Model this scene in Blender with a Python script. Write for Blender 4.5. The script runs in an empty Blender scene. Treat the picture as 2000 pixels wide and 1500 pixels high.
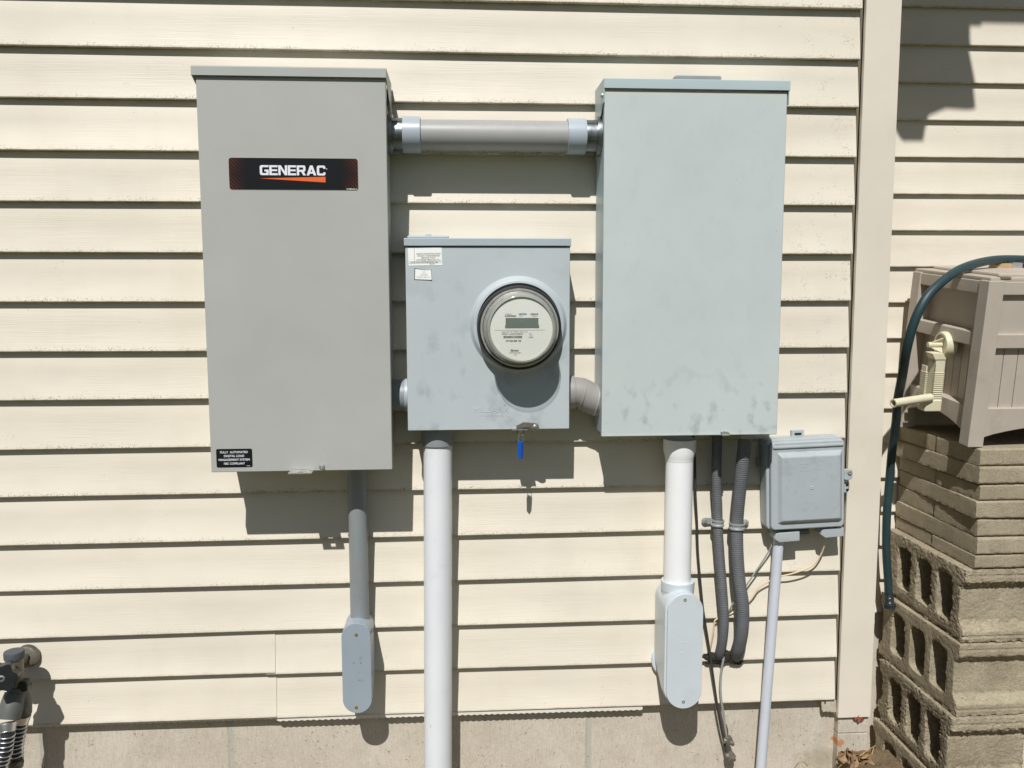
import bpy, bmesh, math, random
from math import sin, cos, pi, radians, atan2, sqrt
from mathutils import Vector, Matrix, noise
random.seed(7)
scn = bpy.context.scene
COL = scn.collection

# ------------------------------------------------------------------ camera
YAW, PITCH, ROLL, CD, FPX = 0.0650327, -0.1048952, -0.0021983, 1.8043561, 1650.0
_f = Vector((sin(YAW)*cos(PITCH), cos(YAW)*cos(PITCH), sin(PITCH)))
_r0 = Vector((cos(YAW), -sin(YAW), 0)); _u0 = _r0.cross(_f)
_r = cos(ROLL)*_r0 + sin(ROLL)*_u0
_u = -sin(ROLL)*_r0 + cos(ROLL)*_u0
cam = bpy.data.cameras.new('camera'); camo = bpy.data.objects.new('camera', cam); COL.objects.link(camo)
cam.sensor_width = 36.0; cam.lens = 36.0*FPX/2000.0; cam.clip_start = 0.02; cam.clip_end = 500
m = Matrix((( _r.x, _u.x, -_f.x, 0), (_r.y, _u.y, -_f.y, -CD), (_r.z, _u.z, -_f.z, 0), (0, 0, 0, 1)))
camo.matrix_world = m
scn.camera = camo

def at(px, py, Y):
    """point of the plane y=Y that the measured photo position (px,py) shows"""
    d = (px-1000)/FPX*_r - (py-750)/FPX*_u + _f
    return Vector((0, -CD, 0)) + d*((Y+CD)/d.y)

# ------------------------------------------------------------------ light
SS, ST = 0.24, 1.25                      # sunlight travels (SS, 1, -ST)
elev = atan2(ST, sqrt(1+SS*SS)); az = atan2(-SS, -1.0)
world = bpy.data.worlds.new("World"); scn.world = world; world.use_nodes = True
wn = world.node_tree; wn.nodes.clear()
sky = wn.nodes.new('ShaderNodeTexSky'); sky.sky_type = 'NISHITA'; sky.sun_disc = False
sky.sun_elevation = elev; sky.sun_rotation = az
bg = wn.nodes.new('ShaderNodeBackground'); bg.inputs['Strength'].default_value = 0.05
wo = wn.nodes.new('ShaderNodeOutputWorld')
wn.links.new(sky.outputs[0], bg.inputs[0]); wn.links.new(bg.outputs[0], wo.inputs[0])
sl = bpy.data.lights.new('sun', 'SUN'); sl.energy = 5.0; sl.angle = radians(0.53); sl.color = (1.0, 0.972, 0.945)
so = bpy.data.objects.new('sun', sl); COL.objects.link(so)
so.rotation_euler = Vector((SS, 1, -ST)).to_track_quat('-Z', 'Y').to_euler()
so.location = (-1, -4, 5)
scn.view_settings.view_transform = 'Standard'; scn.view_settings.look = 'None'
scn.view_settings.exposure = -0.22; scn.view_settings.gamma = 1.0
scn.view_settings.use_curve_mapping = False

# ------------------------------------------------------------------ materials
def srgb(h):
    c = [int(h[i:i+2], 16)/255 for i in (0, 2, 4)]
    return tuple((x/12.92 if x <= .04045 else ((x+.055)/1.055)**2.4) for x in c)

class NT:
    def __init__(s, name):
        s.m = bpy.data.materials.new(name); s.m.use_nodes = True
        s.t = s.m.node_tree; s.b = s.t.nodes['Principled BSDF']
        s.tc = s.t.nodes.new('ShaderNodeTexCoord')
    def n(s, kind, **kw):
        nd = s.t.nodes.new('ShaderNode'+kind)
        for k, v in kw.items():
            if hasattr(nd, k) and k not in nd.inputs: setattr(nd, k, v)
            else: nd.inputs[k].default_value = v
        return nd
    def l(s, a, b): s.t.links.new(a, b)
    def mapping(s, scale=(1, 1, 1), src=None, rot=(0, 0, 0)):
        mp = s.n('Mapping'); mp.inputs['Scale'].default_value = scale; mp.inputs['Rotation'].default_value = rot
        s.l(src or s.tc.outputs['Object'], mp.inputs['Vector']); return mp.outputs[0]
    def noise(s, scale, detail=4, rough=.55, vec=None):
        nd = s.n('TexNoise'); nd.inputs['Scale'].default_value = scale
        nd.inputs['Detail'].default_value = detail; nd.inputs['Roughness'].default_value = rough
        s.l(vec or s.tc.outputs['Object'], nd.inputs['Vector']); return nd.outputs['Fac']
    def ramp(s, fac, a, b, va=0.0, vb=1.0):
        nd = s.n('MapRange'); nd.inputs['From Min'].default_value = a; nd.inputs['From Max'].default_value = b
        nd.inputs['To Min'].default_value = va; nd.inputs['To Max'].default_value = vb
        s.l(fac, nd.inputs['Value']); return nd.outputs[0]
    def math(s, op, a, b=None):
        nd = s.n('Math', operation=op)
        for i, v in enumerate((a, b)):
            if v is None: continue
            if isinstance(v, (int, float)): nd.inputs[i].default_value = v
            else: s.l(v, nd.inputs[i])
        return nd.outputs[0]
    def mix(s, fac, a, b):
        nd = s.t.nodes.new('ShaderNodeMix'); nd.data_type = 'RGBA'
        def put(sock, v):
            if isinstance(v, tuple): sock.default_value = (*v[:3], 1)
            elif isinstance(v, (int, float)): sock.default_value = v
            else: s.l(v, sock)
        put(nd.inputs[0], fac); put(nd.inputs[6], a); put(nd.inputs[7], b)
        return nd.outputs[2]
    def bump(s, h, strength=.3, dist=.001, prev=None):
        nd = s.n('Bump'); nd.inputs['Strength'].default_value = strength; nd.inputs['Distance'].default_value = dist
        s.l(h, nd.inputs['Height'])
        if prev is not None: s.l(prev, nd.inputs['Normal'])
        return nd.outputs[0]
    def out(s, color=None, rough=None, normal=None, metal=None, spec=None):
        def put(k, v):
            if v is None: return
            if isinstance(v, tuple): s.b.inputs[k].default_value = (*v[:3], 1)
            elif isinstance(v, (int, float)): s.b.inputs[k].default_value = v
            else: s.l(v, s.b.inputs[k])
        put('Base Color', color); put('Roughness', rough); put('Normal', normal); put('Metallic', metal); put('Specular IOR Level', spec)
        return s.m

def simple(name, col, rough=.5, metal=0.0, var=.06, vscale=30, bump=.15, bscale=400, bdist=.0004, dirt=None, spec=.5, stretch=(1, 1, 1)):
    t = NT(name)
    v = t.mapping(stretch)
    n1 = t.noise(vscale, 5, .6, v)
    dk = tuple(c*(1-var) for c in col); lt = tuple(min(1, c*(1+var)) for c in col)
    c = t.mix(t.ramp(n1, .3, .7), dk, lt)
    if dirt:
        dcol, amt, dsc = dirt
        n2 = t.noise(dsc, 6, .65)
        c = t.mix(t.ramp(n2, .52, .72, 0, amt), c, dcol)
    nb = t.noise(bscale, 3, .5, v)
    r = t.ramp(n1, .2, .8, max(.02, rough-.06), min(1, rough+.08))
    return t.out(c, r, t.bump(nb, bump, bdist), metal, spec)

def siding_material():
    t = NT('cream_vinyl')
    uv = t.n('UVMap'); sep = t.n('SeparateXYZ'); t.l(uv.outputs[0], sep.inputs[0])
    u, v = sep.outputs[0], sep.outputs[1]          # u = metres along, v = metres above the lip, + 10*course
    obj = t.tc.outputs['Object']
    base = srgb('E2DBCA'); b2 = srgb('D4CDBD')
    big = t.noise(2.2, 4, .6, t.mapping((1, 1, 3)))
    c = t.mix(t.ramp(big, .3, .7), b2, base)
    streak = t.noise(9, 5, .6, t.mapping((1, 1, .35)))
    c = t.mix(t.ramp(streak, .48, .8, 0, .35), c, srgb('C9C1AE'))
    c = t.mix(t.ramp(v, .03, .085, 0, .22), c, srgb('CFC8B7'))
    # mildew specks gathered just above the lip
    vo = t.n('TexVoronoi'); vo.inputs['Scale'].default_value = 300
    t.l(t.mapping((1, 1, 1.0)), vo.inputs['Vector'])
    dots = t.ramp(vo.outputs['Distance'], .28, .45, 1, 0)
    lowz = t.ramp(v, .0025, .015, 1, 0)
    clus = t.ramp(t.noise(14, 5, .7), .38, .56, 0, 1)
    clus2 = t.ramp(t.noise(170, 2, .6), .44, .50, 0, 1)
    sz0 = t.n('SeparateXYZ'); t.l(obj, sz0.inputs[0])
    up_ = t.ramp(t.math('ADD', sz0.outputs[2], GZ), -.9, -.35, .12, 1)
    d1 = t.math('MULTIPLY', t.math('MULTIPLY', t.math('MULTIPLY', dots, up_), t.math('POWER', lowz, 1.3)), t.math('MULTIPLY', clus, clus2))
    sx = t.n('SeparateXYZ'); t.l(obj, sx.inputs[0])
    rz = t.math('MULTIPLY', t.ramp(sx.outputs[0], .62, .9, 0, 1), t.ramp(t.math('ADD', sx.outputs[2], GZ), -.55, .0, 0, 1))
    clus3 = t.ramp(t.noise(30, 5, .75), .53, .63, 0, 1)
    d2 = t.math('MULTIPLY', t.math('MULTIPLY', dots, rz), t.math('MULTIPLY', clus3, clus2))
    clus4 = t.ramp(t.noise(18, 4, .8), .64, .7, 0, .8)
    d3 = t.math('MULTIPLY', dots, t.math('MULTIPLY', clus4, clus2))
    d2 = t.math('MULTIPLY', d2, t.ramp(sx.outputs[0], .93, .95, 1, 0)); d1 = t.math('MULTIPLY', d1, t.ramp(sx.outputs[0], .93, .95, 1, .3))
    d = t.math('MAXIMUM', t.math('MAXIMUM', d1, t.math('MULTIPLY', d2, .75)), t.math('MULTIPLY', d3, .5))
    c = t.mix(t.math('MULTIPLY', d, .9), c, srgb('4E4A3A'))
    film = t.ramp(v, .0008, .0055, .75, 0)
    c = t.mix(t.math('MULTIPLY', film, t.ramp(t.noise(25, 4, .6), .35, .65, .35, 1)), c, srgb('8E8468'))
    grain = t.noise(60, 4, .6, t.mapping((.16, 1, 7)))
    patch = t.ramp(t.noise(5, 2, .5, t.mapping((1, 1, 2))), .42, .6, .15, 1)
    gb = t.math('MULTIPLY', grain, patch)
    wav = t.noise(3.0, 2, .5, t.mapping((1, 1, 2.2)))
    nb = t.bump(wav, .5, .006)
    nb = t.bump(gb, .55, .0009, nb)
    return t.out(c, .52, nb, 0, .35)

def concrete_material():
    t = NT('parged_concrete')
    base = srgb('C3BAA9'); b2 = srgb('D3CBBB')
    c = t.mix(t.ramp(t.noise(6, 5, .65), .35, .65), base, b2)
    drag = t.noise(220, 4, .7, t.mapping((1.3, 1, .16)))
    c = t.mix(t.ramp(drag, .42, .72, 0, .35), c, srgb('A69C8A'))
    fine = t.noise(260, 4, .7)
    c = t.mix(t.ramp(fine, .52, .68, 0, .5), c, srgb('DDD5C5'))
    c = t.mix(t.ramp(t.noise(330, 4, .7), .55, .70, 0, .5), c, srgb('8F8676'))
    pv_ = t.noise(150, 4, .7, t.mapping((1.2, 1, .8)))
    pm = t.math('MULTIPLY', t.ramp(pv_, .635, .70, 0, 1), t.ramp(t.noise(16, 4, .75), .40, .58, 0, 1))
    c = t.mix(t.ramp(t.noise(11, 6, .75), .5, .75, 0, .4), c, srgb('9E9484'))
    c = t.mix(t.math('MULTIPLY', pm, .8), c, srgb('6A604F'))
    # tooled vertical mortar joints
    sx = t.n('SeparateXYZ'); t.l(t.tc.outputs['Object'], sx.inputs[0])
    jm = None
    for X in JOINTS:
        dd = t.math('ABSOLUTE', t.math('SUBTRACT', t.math('ADD', sx.outputs[0], t.math('MULTIPLY', t.math('SUBTRACT', t.noise(12, 2), .5), .01)), X))
        k = t.ramp(dd, .004, .009, 1, 0)
        jm = k if jm is None else t.math('MAXIMUM', jm, k)
    c = t.mix(t.math('MULTIPLY', jm, .85), c, srgb('B4B2A4'))
    # rust mark near the corner, damp mark low on the right
    def spot(cx, cz, rx, rz, edge=.5):
        a = t.math('POWER', t.math('DIVIDE', t.math('SUBTRACT', sx.outputs[0], cx), rx), 2.0)
        b = t.math('POWER', t.math('DIVIDE', t.math('SUBTRACT', sx.outputs[2], cz-GZ), rz), 2.0)
        dd = t.math('ADD', t.math('SQRT', t.math('ADD', a, b)), t.math('MULTIPLY', t.math('SUBTRACT', t.noise(60, 5, .75), .5), 1.6))
        return t.ramp(dd, 1-edge, 1.05, 1, 0)
    p = at(1632, 1441, .01)
    c = t.mix(t.math('MULTIPLY', spot(p.x, p.z, .011, .010, .25), .8), c, srgb('BE7A40'))
    p = at(1610, 1482, .01)
    c = t.mix(t.math('MULTIPLY', spot(p.x, p.z, .07, .035, .6), .45), c, srgb('8F8268'))
    h = t.math('SUBTRACT', t.math('ADD', t.math('MULTIPLY', drag, .8), t.math('MULTIPLY', fine, .3)), pm)
    h = t.math('SUBTRACT', h, t.math('MULTIPLY', jm, 1.2))
    return t.out(c, .9, t.bump(h, .8, .002), 0, .2)

def block_material(name, ca, cb, wear=True):
    t = NT(name)
    oi = t.n('ObjectInfo')
    off = t.n('VectorMath', operation='ADD'); t.l(t.tc.outputs['Object'], off.inputs[0])
    cmb = t.n('CombineXYZ'); r5 = t.math('MULTIPLY', oi.outputs['Random'], 17.0)
    for i in range(3): t.l(r5, cmb.inputs[i])
    t.l(cmb.outputs[0], off.inputs[1])
    V = off.outputs[0]
    c = t.mix(t.ramp(t.noise(9, 5, .7, V), .35, .65), ca, cb)
    c = t.mix(t.ramp(oi.outputs['Random'], 0, 1, 0, .35), c, tuple(x*.8 for x in cb))
    g = t.noise(330, 5, .8, V)
    c = t.mix(t.ramp(g, .5, .66, 0, .75), c, tuple(x*.45 for x in ca))
    c = t.mix(t.ramp(t.noise(260, 2, .5, V), .68, .73, 0, .6), c, srgb('D6CDB8'))
    c = t.mix(t.ramp(t.noise(35, 5, .75, V), .58, .72, 0, .5), c, tuple(x*.6 for x in ca))
    h = t.math('ADD', t.math('MULTIPLY', t.noise(260, 5, .8, V), 1.0), t.math('MULTIPLY', g, .6))
    return t.out(c, .93, t.bump(h, 1.0, .0026), 0, .15)

def cabinet_material(name, col, smudge, zlo, zhi, amt, sc=18, top=None):
    """painted sheet steel with hand smudges low on the door"""
    t = NT(name)
    n1 = t.noise(5, 4, .55)
    c = t.mix(t.ramp(n1, .3, .7), tuple(x*.96 for x in col), tuple(min(1, x*1.03) for x in col))
    sx = t.n('SeparateXYZ'); t.l(t.tc.outputs['Object'], sx.inputs[0])
    zone = t.ramp(sx.outputs[2], zlo, zhi, 1, .12)
    sm = t.ramp(t.noise(sc, 3, .5, t.mapping((1, 1, .75))), .54, .66, 0, 1)
    sm2 = t.ramp(t.noise(130, 4, .7), .35, .65, .45, 1)
    c = t.mix(t.math('MULTIPLY', t.math('MULTIPLY', sm, sm2), t.math('MULTIPLY', zone, amt)), c, smudge)
    if top:
        tz = t.ramp(t.math('ADD', sx.outputs[2], t.math('MULTIPLY', t.noise(40, 4, .7), .012)), top+.004, top+.012, 0, .75)
        c = t.mix(tz, c, srgb('CBCDBB'))
        bz = t.ramp(t.math('SUBTRACT', sx.outputs[2], t.math('MULTIPLY', t.noise(50, 4, .7), .012)), -.004, .003, .6, 0)
        c = t.mix(bz, c, srgb('D0DAD6'))
    vo = t.n('TexVoronoi'); vo.inputs['Scale'].default_value = 26; t.l(t.tc.outputs['Object'], vo.inputs['Vector'])
    dots = t.math('MULTIPLY', t.ramp(vo.outputs['Distance'], .02, .05, 1, 0), t.ramp(t.noise(11, 2), .55, .6, 0, 1))
    c = t.mix(t.math('MULTIPLY', dots, .6), c, tuple(x*.35 for x in col))
    pr = t.noise(900, 2, .5)
    nb = t.bump(t.noise(4, 2), .35, .004)
    nb = t.bump(pr, .12, .0003, nb)
    return t.out(c, t.ramp(n1, .3, .7, .42, .55), nb, 0, .4)

JOINTS = [at(x, 1460, .01).x for x in (85, 452, 852, 1150)]
M = {}
GZ = -1.45                                # ground height (camera eye is z = 0)
M['siding'] = siding_material()
M['concrete'] = concrete_material()
M['post'] = simple('post_vinyl', srgb('DED6C6'), .5, 0, .05, 4, .25, 3, .004, dirt=(srgb('C3B9A1'), .35, 3), spec=.35)
M['strip'] = simple('white_strip', srgb('E2DFD4'), .45)
M['pocket'] = simple('dark_cavity', srgb('7A7260'), .8)
M['soffit'] = simple('soffit_white', srgb('D8D2C2'), .6)
M['shingle'] = simple('shingle', srgb('5A554E'), .9, bump=.6, bscale=120, bdist=.003)
M['tsbox'] = cabinet_material('warm_grey_enamel', srgb('AFB1AC'), srgb('8F9189'), -.9, -.5, .15)
M['msbox'] = cabinet_material('blue_grey_enamel', srgb('B9C2C5'), srgb('8D969A'), .07, .42, .5, 24)
M['dsbox'] = cabinet_material('pale_green_grey_enamel', srgb('C2CBCA'), srgb('9CA6A6'), .03, .16, .75, 36, .676)
M['lidblue'] = simple('lid_enamel', srgb('A9B6BB'), .42, var=.03, vscale=8, bump=.08)
M['lidgreen'] = simple('hood_enamel', srgb('B0C0C2'), .42, var=.03, vscale=8, bump=.08)
M['lidwarm'] = simple('warm_lid_enamel', srgb('ADB1AC'), .42, var=.03, vscale=8, bump=.08)
M['steel'] = simple('zinc_steel', srgb('BAB9B2'), .35, .6, .12, 60, .15, 300)
M['cast'] = simple('cast_zinc', srgb('8F9598'), .34, 1.0, .15, 40, .25, 200)
M['dullsteel'] = simple('dull_steel', srgb('8E8A82'), .42, .7, .15, 80, .2, 300)
M['brass'] = simple('brass', srgb('BE9444'), .3, .6, .1)
M['pvcgrey'] = simple('grey_pvc', srgb('8B9193'), .42, 0, .05, 14, .1, dirt=(srgb('77776F'), .3, 20), stretch=(1, 1, .3))
M['pvcmid'] = simple('weathered_grey_pvc', srgb('A3A4A2'), .44, 0, .05, 9, .1, dirt=(srgb('908C84'), .3, 30), stretch=(.7, 1, 1))
M['pvcblue'] = simple('pale_blue_grey_pvc', srgb('ABB5BE'), .36, 0, .04, 10, .08)
M['lbsmall'] = simple('blue_grey_pvc', srgb('98A4AE'), .36, 0, .04, 10, .1)
M['lbbig'] = simple('pale_pvc_body', srgb('C9D2D7'), .42, 0, .03, 10, .1, dirt=(srgb('A7B7BE'), .4, 12))
M['pvcwhite'] = None; M["pvcplain"] = simple('white_pvc', srgb('E6EBEE'), .38, 0, .03, 9, .1, dirt=(srgb('AEB2B3'), .30, 22))
def scuffed():
    t = NT('white_pvc_scuffed')
    c = t.mix(t.ramp(t.noise(7, 4, .6, t.mapping((1, 1, .5))), .3, .7), srgb('DDE3E7'), srgb('E9EDEF'))
    sc = t.math('MULTIPLY', t.ramp(t.noise(70, 3, .6, t.mapping((1.4, 1.4, .35))), .66, .72, 0, 1), t.ramp(t.noise(9, 2), .5, .6, 0, 1))
    c = t.mix(t.math('MULTIPLY', sc, .65), c, srgb('8E9396'))
    c = t.mix(t.ramp(t.noise(14, 5, .7), .55, .8, 0, .25), c, srgb('B4BBBE'))
    return t.out(c, .38, t.bump(sc, .3, -.0006), 0, .5)
M['pvcwhite'] = scuffed()
M['pvcchalk'] = simple('chalky_white_pvc', srgb('EFF1F1'), .4, 0, .03, 9, .1)
M['pvctaupe'] = simple('taupe_pvc', srgb('96938F'), .5, 0, .06, 14, .15)
M['pvcthin'] = simple('thin_pvc', srgb('CCD3DC'), .4, 0, .04, 20, .1)
M['flex'] = simple('flexible_grey', srgb('626568'), .55, 0, .08, 40, .2, 500, dirt=(srgb('7C7A74'), .5, 30))
M['strap'] = simple('strap_grey', srgb('A6ABAD'), .45, .3, .08, 60)
M['nid'] = simple('nid_plastic', srgb('ACB4B7'), .5, 0, .04, 14, .12, 500, dirt=(srgb('8D9596'), .5, 26))
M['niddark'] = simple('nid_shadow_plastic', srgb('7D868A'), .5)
M['black'] = simple('black_rubber', srgb('232325'), .38, 0, .1, 60)
M['blackcable'] = simple('black_cable', srgb('3A3836'), .55, 0, .15, 60, .3, 300)
M['gunk'] = simple('dark_sealant', srgb('2E2924'), .8, 0, .3, 90, .8, 300, .003)
M['greywire'] = simple('grey_wire', srgb('9A9C96'), .5, 0, .1, 90)
M['creamwire'] = simple('cream_wire', srgb('DCC4A0'), .5, 0, .08, 90)
M['copper'] = simple('copper', srgb('9A5B33'), .4, .8, .2, 200)
M['badge'] = None
M['labelblack'] = simple('label_black', srgb('17191A'), .3, 0, .05)
M['labelwhite'] = simple('label_white', srgb('F4F7F2'), .4, 0, .02)
M['stickergrey'] = simple('sticker_border', srgb('4A4C4A'), .5)
M['white'] = simple('print_white', srgb('E8ECF2'), .4, 0, .01)
M['orange'] = simple('print_orange', srgb('E8682B'), .4, 0, .01)
M['ink'] = simple('print_ink', srgb('3C3C3C'), .6, 0, .02)
M['greyink'] = simple('print_grey_ink', srgb('75756F'), .6, 0, .02)
M['paleink'] = simple('print_pale_ink', srgb('B9BDB9'), .6, 0, .02)
M['blueink'] = simple('print_blue_ink', srgb('5C7FA8'), .6, 0, .02)
M['face'] = simple('meter_face', srgb('E6E7DE'), .5, 0, .02)
M['lcd'] = simple('lcd', srgb('6D7A72'), .25, 0, .05, 60)
M['bluetag'] = simple('blue_plastic', srgb('0F56B5'), .4, 0, .05)
M['resin'] = simple('taupe_resin', srgb('B8AFA2'), .55, 0, .05, 10, .15, 300, dirt=(srgb('9A9083'), .35, 14))
M['crank'] = simple('cream_plastic', srgb('DAD5BA'), .45, 0, .04, 20)
M['hose'] = simple('teal_hose', srgb('2B4348'), .48, 0, .08, 30, .15, 300)
M['bristle'] = simple('bristle', srgb('B79F74'), .8, 0, .25, 260, .6, 500, .001, stretch=(.08, 1, 1))
M['darkwood'] = simple('dark_handle', srgb('3A2224'), .4)
M['bronze'] = simple('weathered_bronze', srgb('7F7A6E'), .5, .45, .25, 60, .5, 200, .001)
M['capgrey'] = simple('grey_rubber_cap', srgb('50565A'), .7, 0, .1, 60)
M['blackgloss'] = simple('black_plastic', srgb('26292B'), .3, 0, .1, 60)
M['splitter'] = simple('dark_grey_plastic', srgb('5E615D'), .5, 0, .1, 50)
M['chrome'] = simple('bright_steel', srgb('E2E4E8'), .38, 1.0, .05)
M['darkhose'] = simple('dark_hose', srgb('30373B'), .4)
M['leaf'] = simple('dry_leaf', srgb('94795A'), .7, 0, .3, 60, .4, 200, .001)
M['leafred'] = simple('russet_leaf', srgb('8A4E33'), .7, 0, .25, 60)
M['straw'] = simple('dry_stem', srgb('A68F5B'), .7, 0, .2, 60)
M['block'] = block_material('cinder_block', srgb('9A8F79'), srgb('BFB49A'))
M['paver'] = block_material('concrete_paver', srgb('A59A82'), srgb('BDB299'))

def soil():
    t = NT('soil')
    c = t.mix(t.ramp(t.noise(3, 6, .7), .35, .65), srgb('73634E'), srgb('9C876A'))
    c = t.mix(t.ramp(t.noise(120, 4, .7), .5, .65, 0, .6), c, srgb('4E4233'))
    far = t.n('SeparateXYZ'); t.l(t.tc.outputs['Object'], far.inputs[0])
    g = t.mix(t.ramp(t.noise(40, 5, .7), .3, .7), srgb('32391F'), srgb('4B5330'))
    c = t.mix(t.ramp(far.outputs[1], -1.2, -.9, 1, 0), c, g)
    return t.out(c, .95, t.bump(t.noise(140, 5, .7), 1, .006), 0, .1)
M['soil'] = soil()

def badge_mat():
    t = NT('badge_black')
    sx = t.n('SeparateXYZ'); t.l(t.tc.outputs['Object'], sx.inputs[0])
    P = at(574, 340, -.146)
    ex = t.ramp(t.math('ABSOLUTE', t.math('SUBTRACT', sx.outputs[0], P.x-TS_ORG.x)), .085, .121, 0, 1)
    ez = t.ramp(t.math('ABSOLUTE', t.math('SUBTRACT', sx.outputs[2], P.z-TS_ORG.z)), .0, .034, .35, 1)
    wv = t.n('TexWave'); wv.wave_type = 'BANDS'; wv.bands_direction = 'DIAGONAL'; wv.inputs['Scale'].default_value = 85
    wv.inputs['Distortion'].default_value = 0
    t.l(t.tc.outputs['Object'], wv.inputs['Vector'])
    f = t.math('MULTIPLY', t.math('MULTIPLY', t.math('POWER', ex, 1.5), ez), t.ramp(wv.outputs['Fac'], .35, .65, .1, 1))
    c = t.mix(t.math('MULTIPLY', f, .8), srgb('141618'), srgb('7A3820'))
    return t.out(c, .3, None, 0, .4)

def glass_mat():
    t = NT('clear_cover')
    nt = t.t; nt.nodes.remove(t.b)
    tr = nt.nodes.new('ShaderNodeBsdfTransparent'); tr.inputs[0].default_value = (.97, .975, .97, 1)
    gl = nt.nodes.new('ShaderNodeBsdfGlossy'); gl.inputs['Roughness'].default_value = .06
    lw = nt.nodes.new('ShaderNodeLayerWeight'); lw.inputs[0].default_value = .35
    mr = nt.nodes.new('ShaderNodeMapRange'); mr.inputs[1].default_value = 0; mr.inputs[2].default_value = 1; mr.inputs[3].default_value = .06; mr.inputs[4].default_value = .75
    pw = nt.nodes.new('ShaderNodeMath'); pw.operation = 'POWER'; pw.inputs[1].default_value = 2.2
    nt.links.new(lw.outputs['Facing'], pw.inputs[0]); nt.links.new(pw.outputs[0], mr.inputs[0]); fr = mr
    mx = nt.nodes.new('ShaderNodeMixShader')
    nt.links.new(fr.outputs[0], mx.inputs[0]); nt.links.new(tr.outputs[0], mx.inputs[1]); nt.links.new(gl.outputs[0], mx.inputs[2])
    nt.links.new(mx.outputs[0], nt.nodes['Material Output'].inputs[0])
    return t.m
M['glass'] = glass_mat()

# ------------------------------------------------------------------ builders
ORG = {}
def tag(o, label=None, cat=None, group=None, kind=None):
    if label: o['label'] = label
    if cat: o['category'] = cat
    if group: o['group'] = group
    if kind: o['kind'] = kind
    return o
def thing(name, loc, label, cat, group=None):
    o = bpy.data.objects.new(name, None); COL.objects.link(o); o.location = loc
    o.empty_display_size = .05
    ORG[o.name] = Vector(loc)
    return tag(o, label, cat, group)

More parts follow.
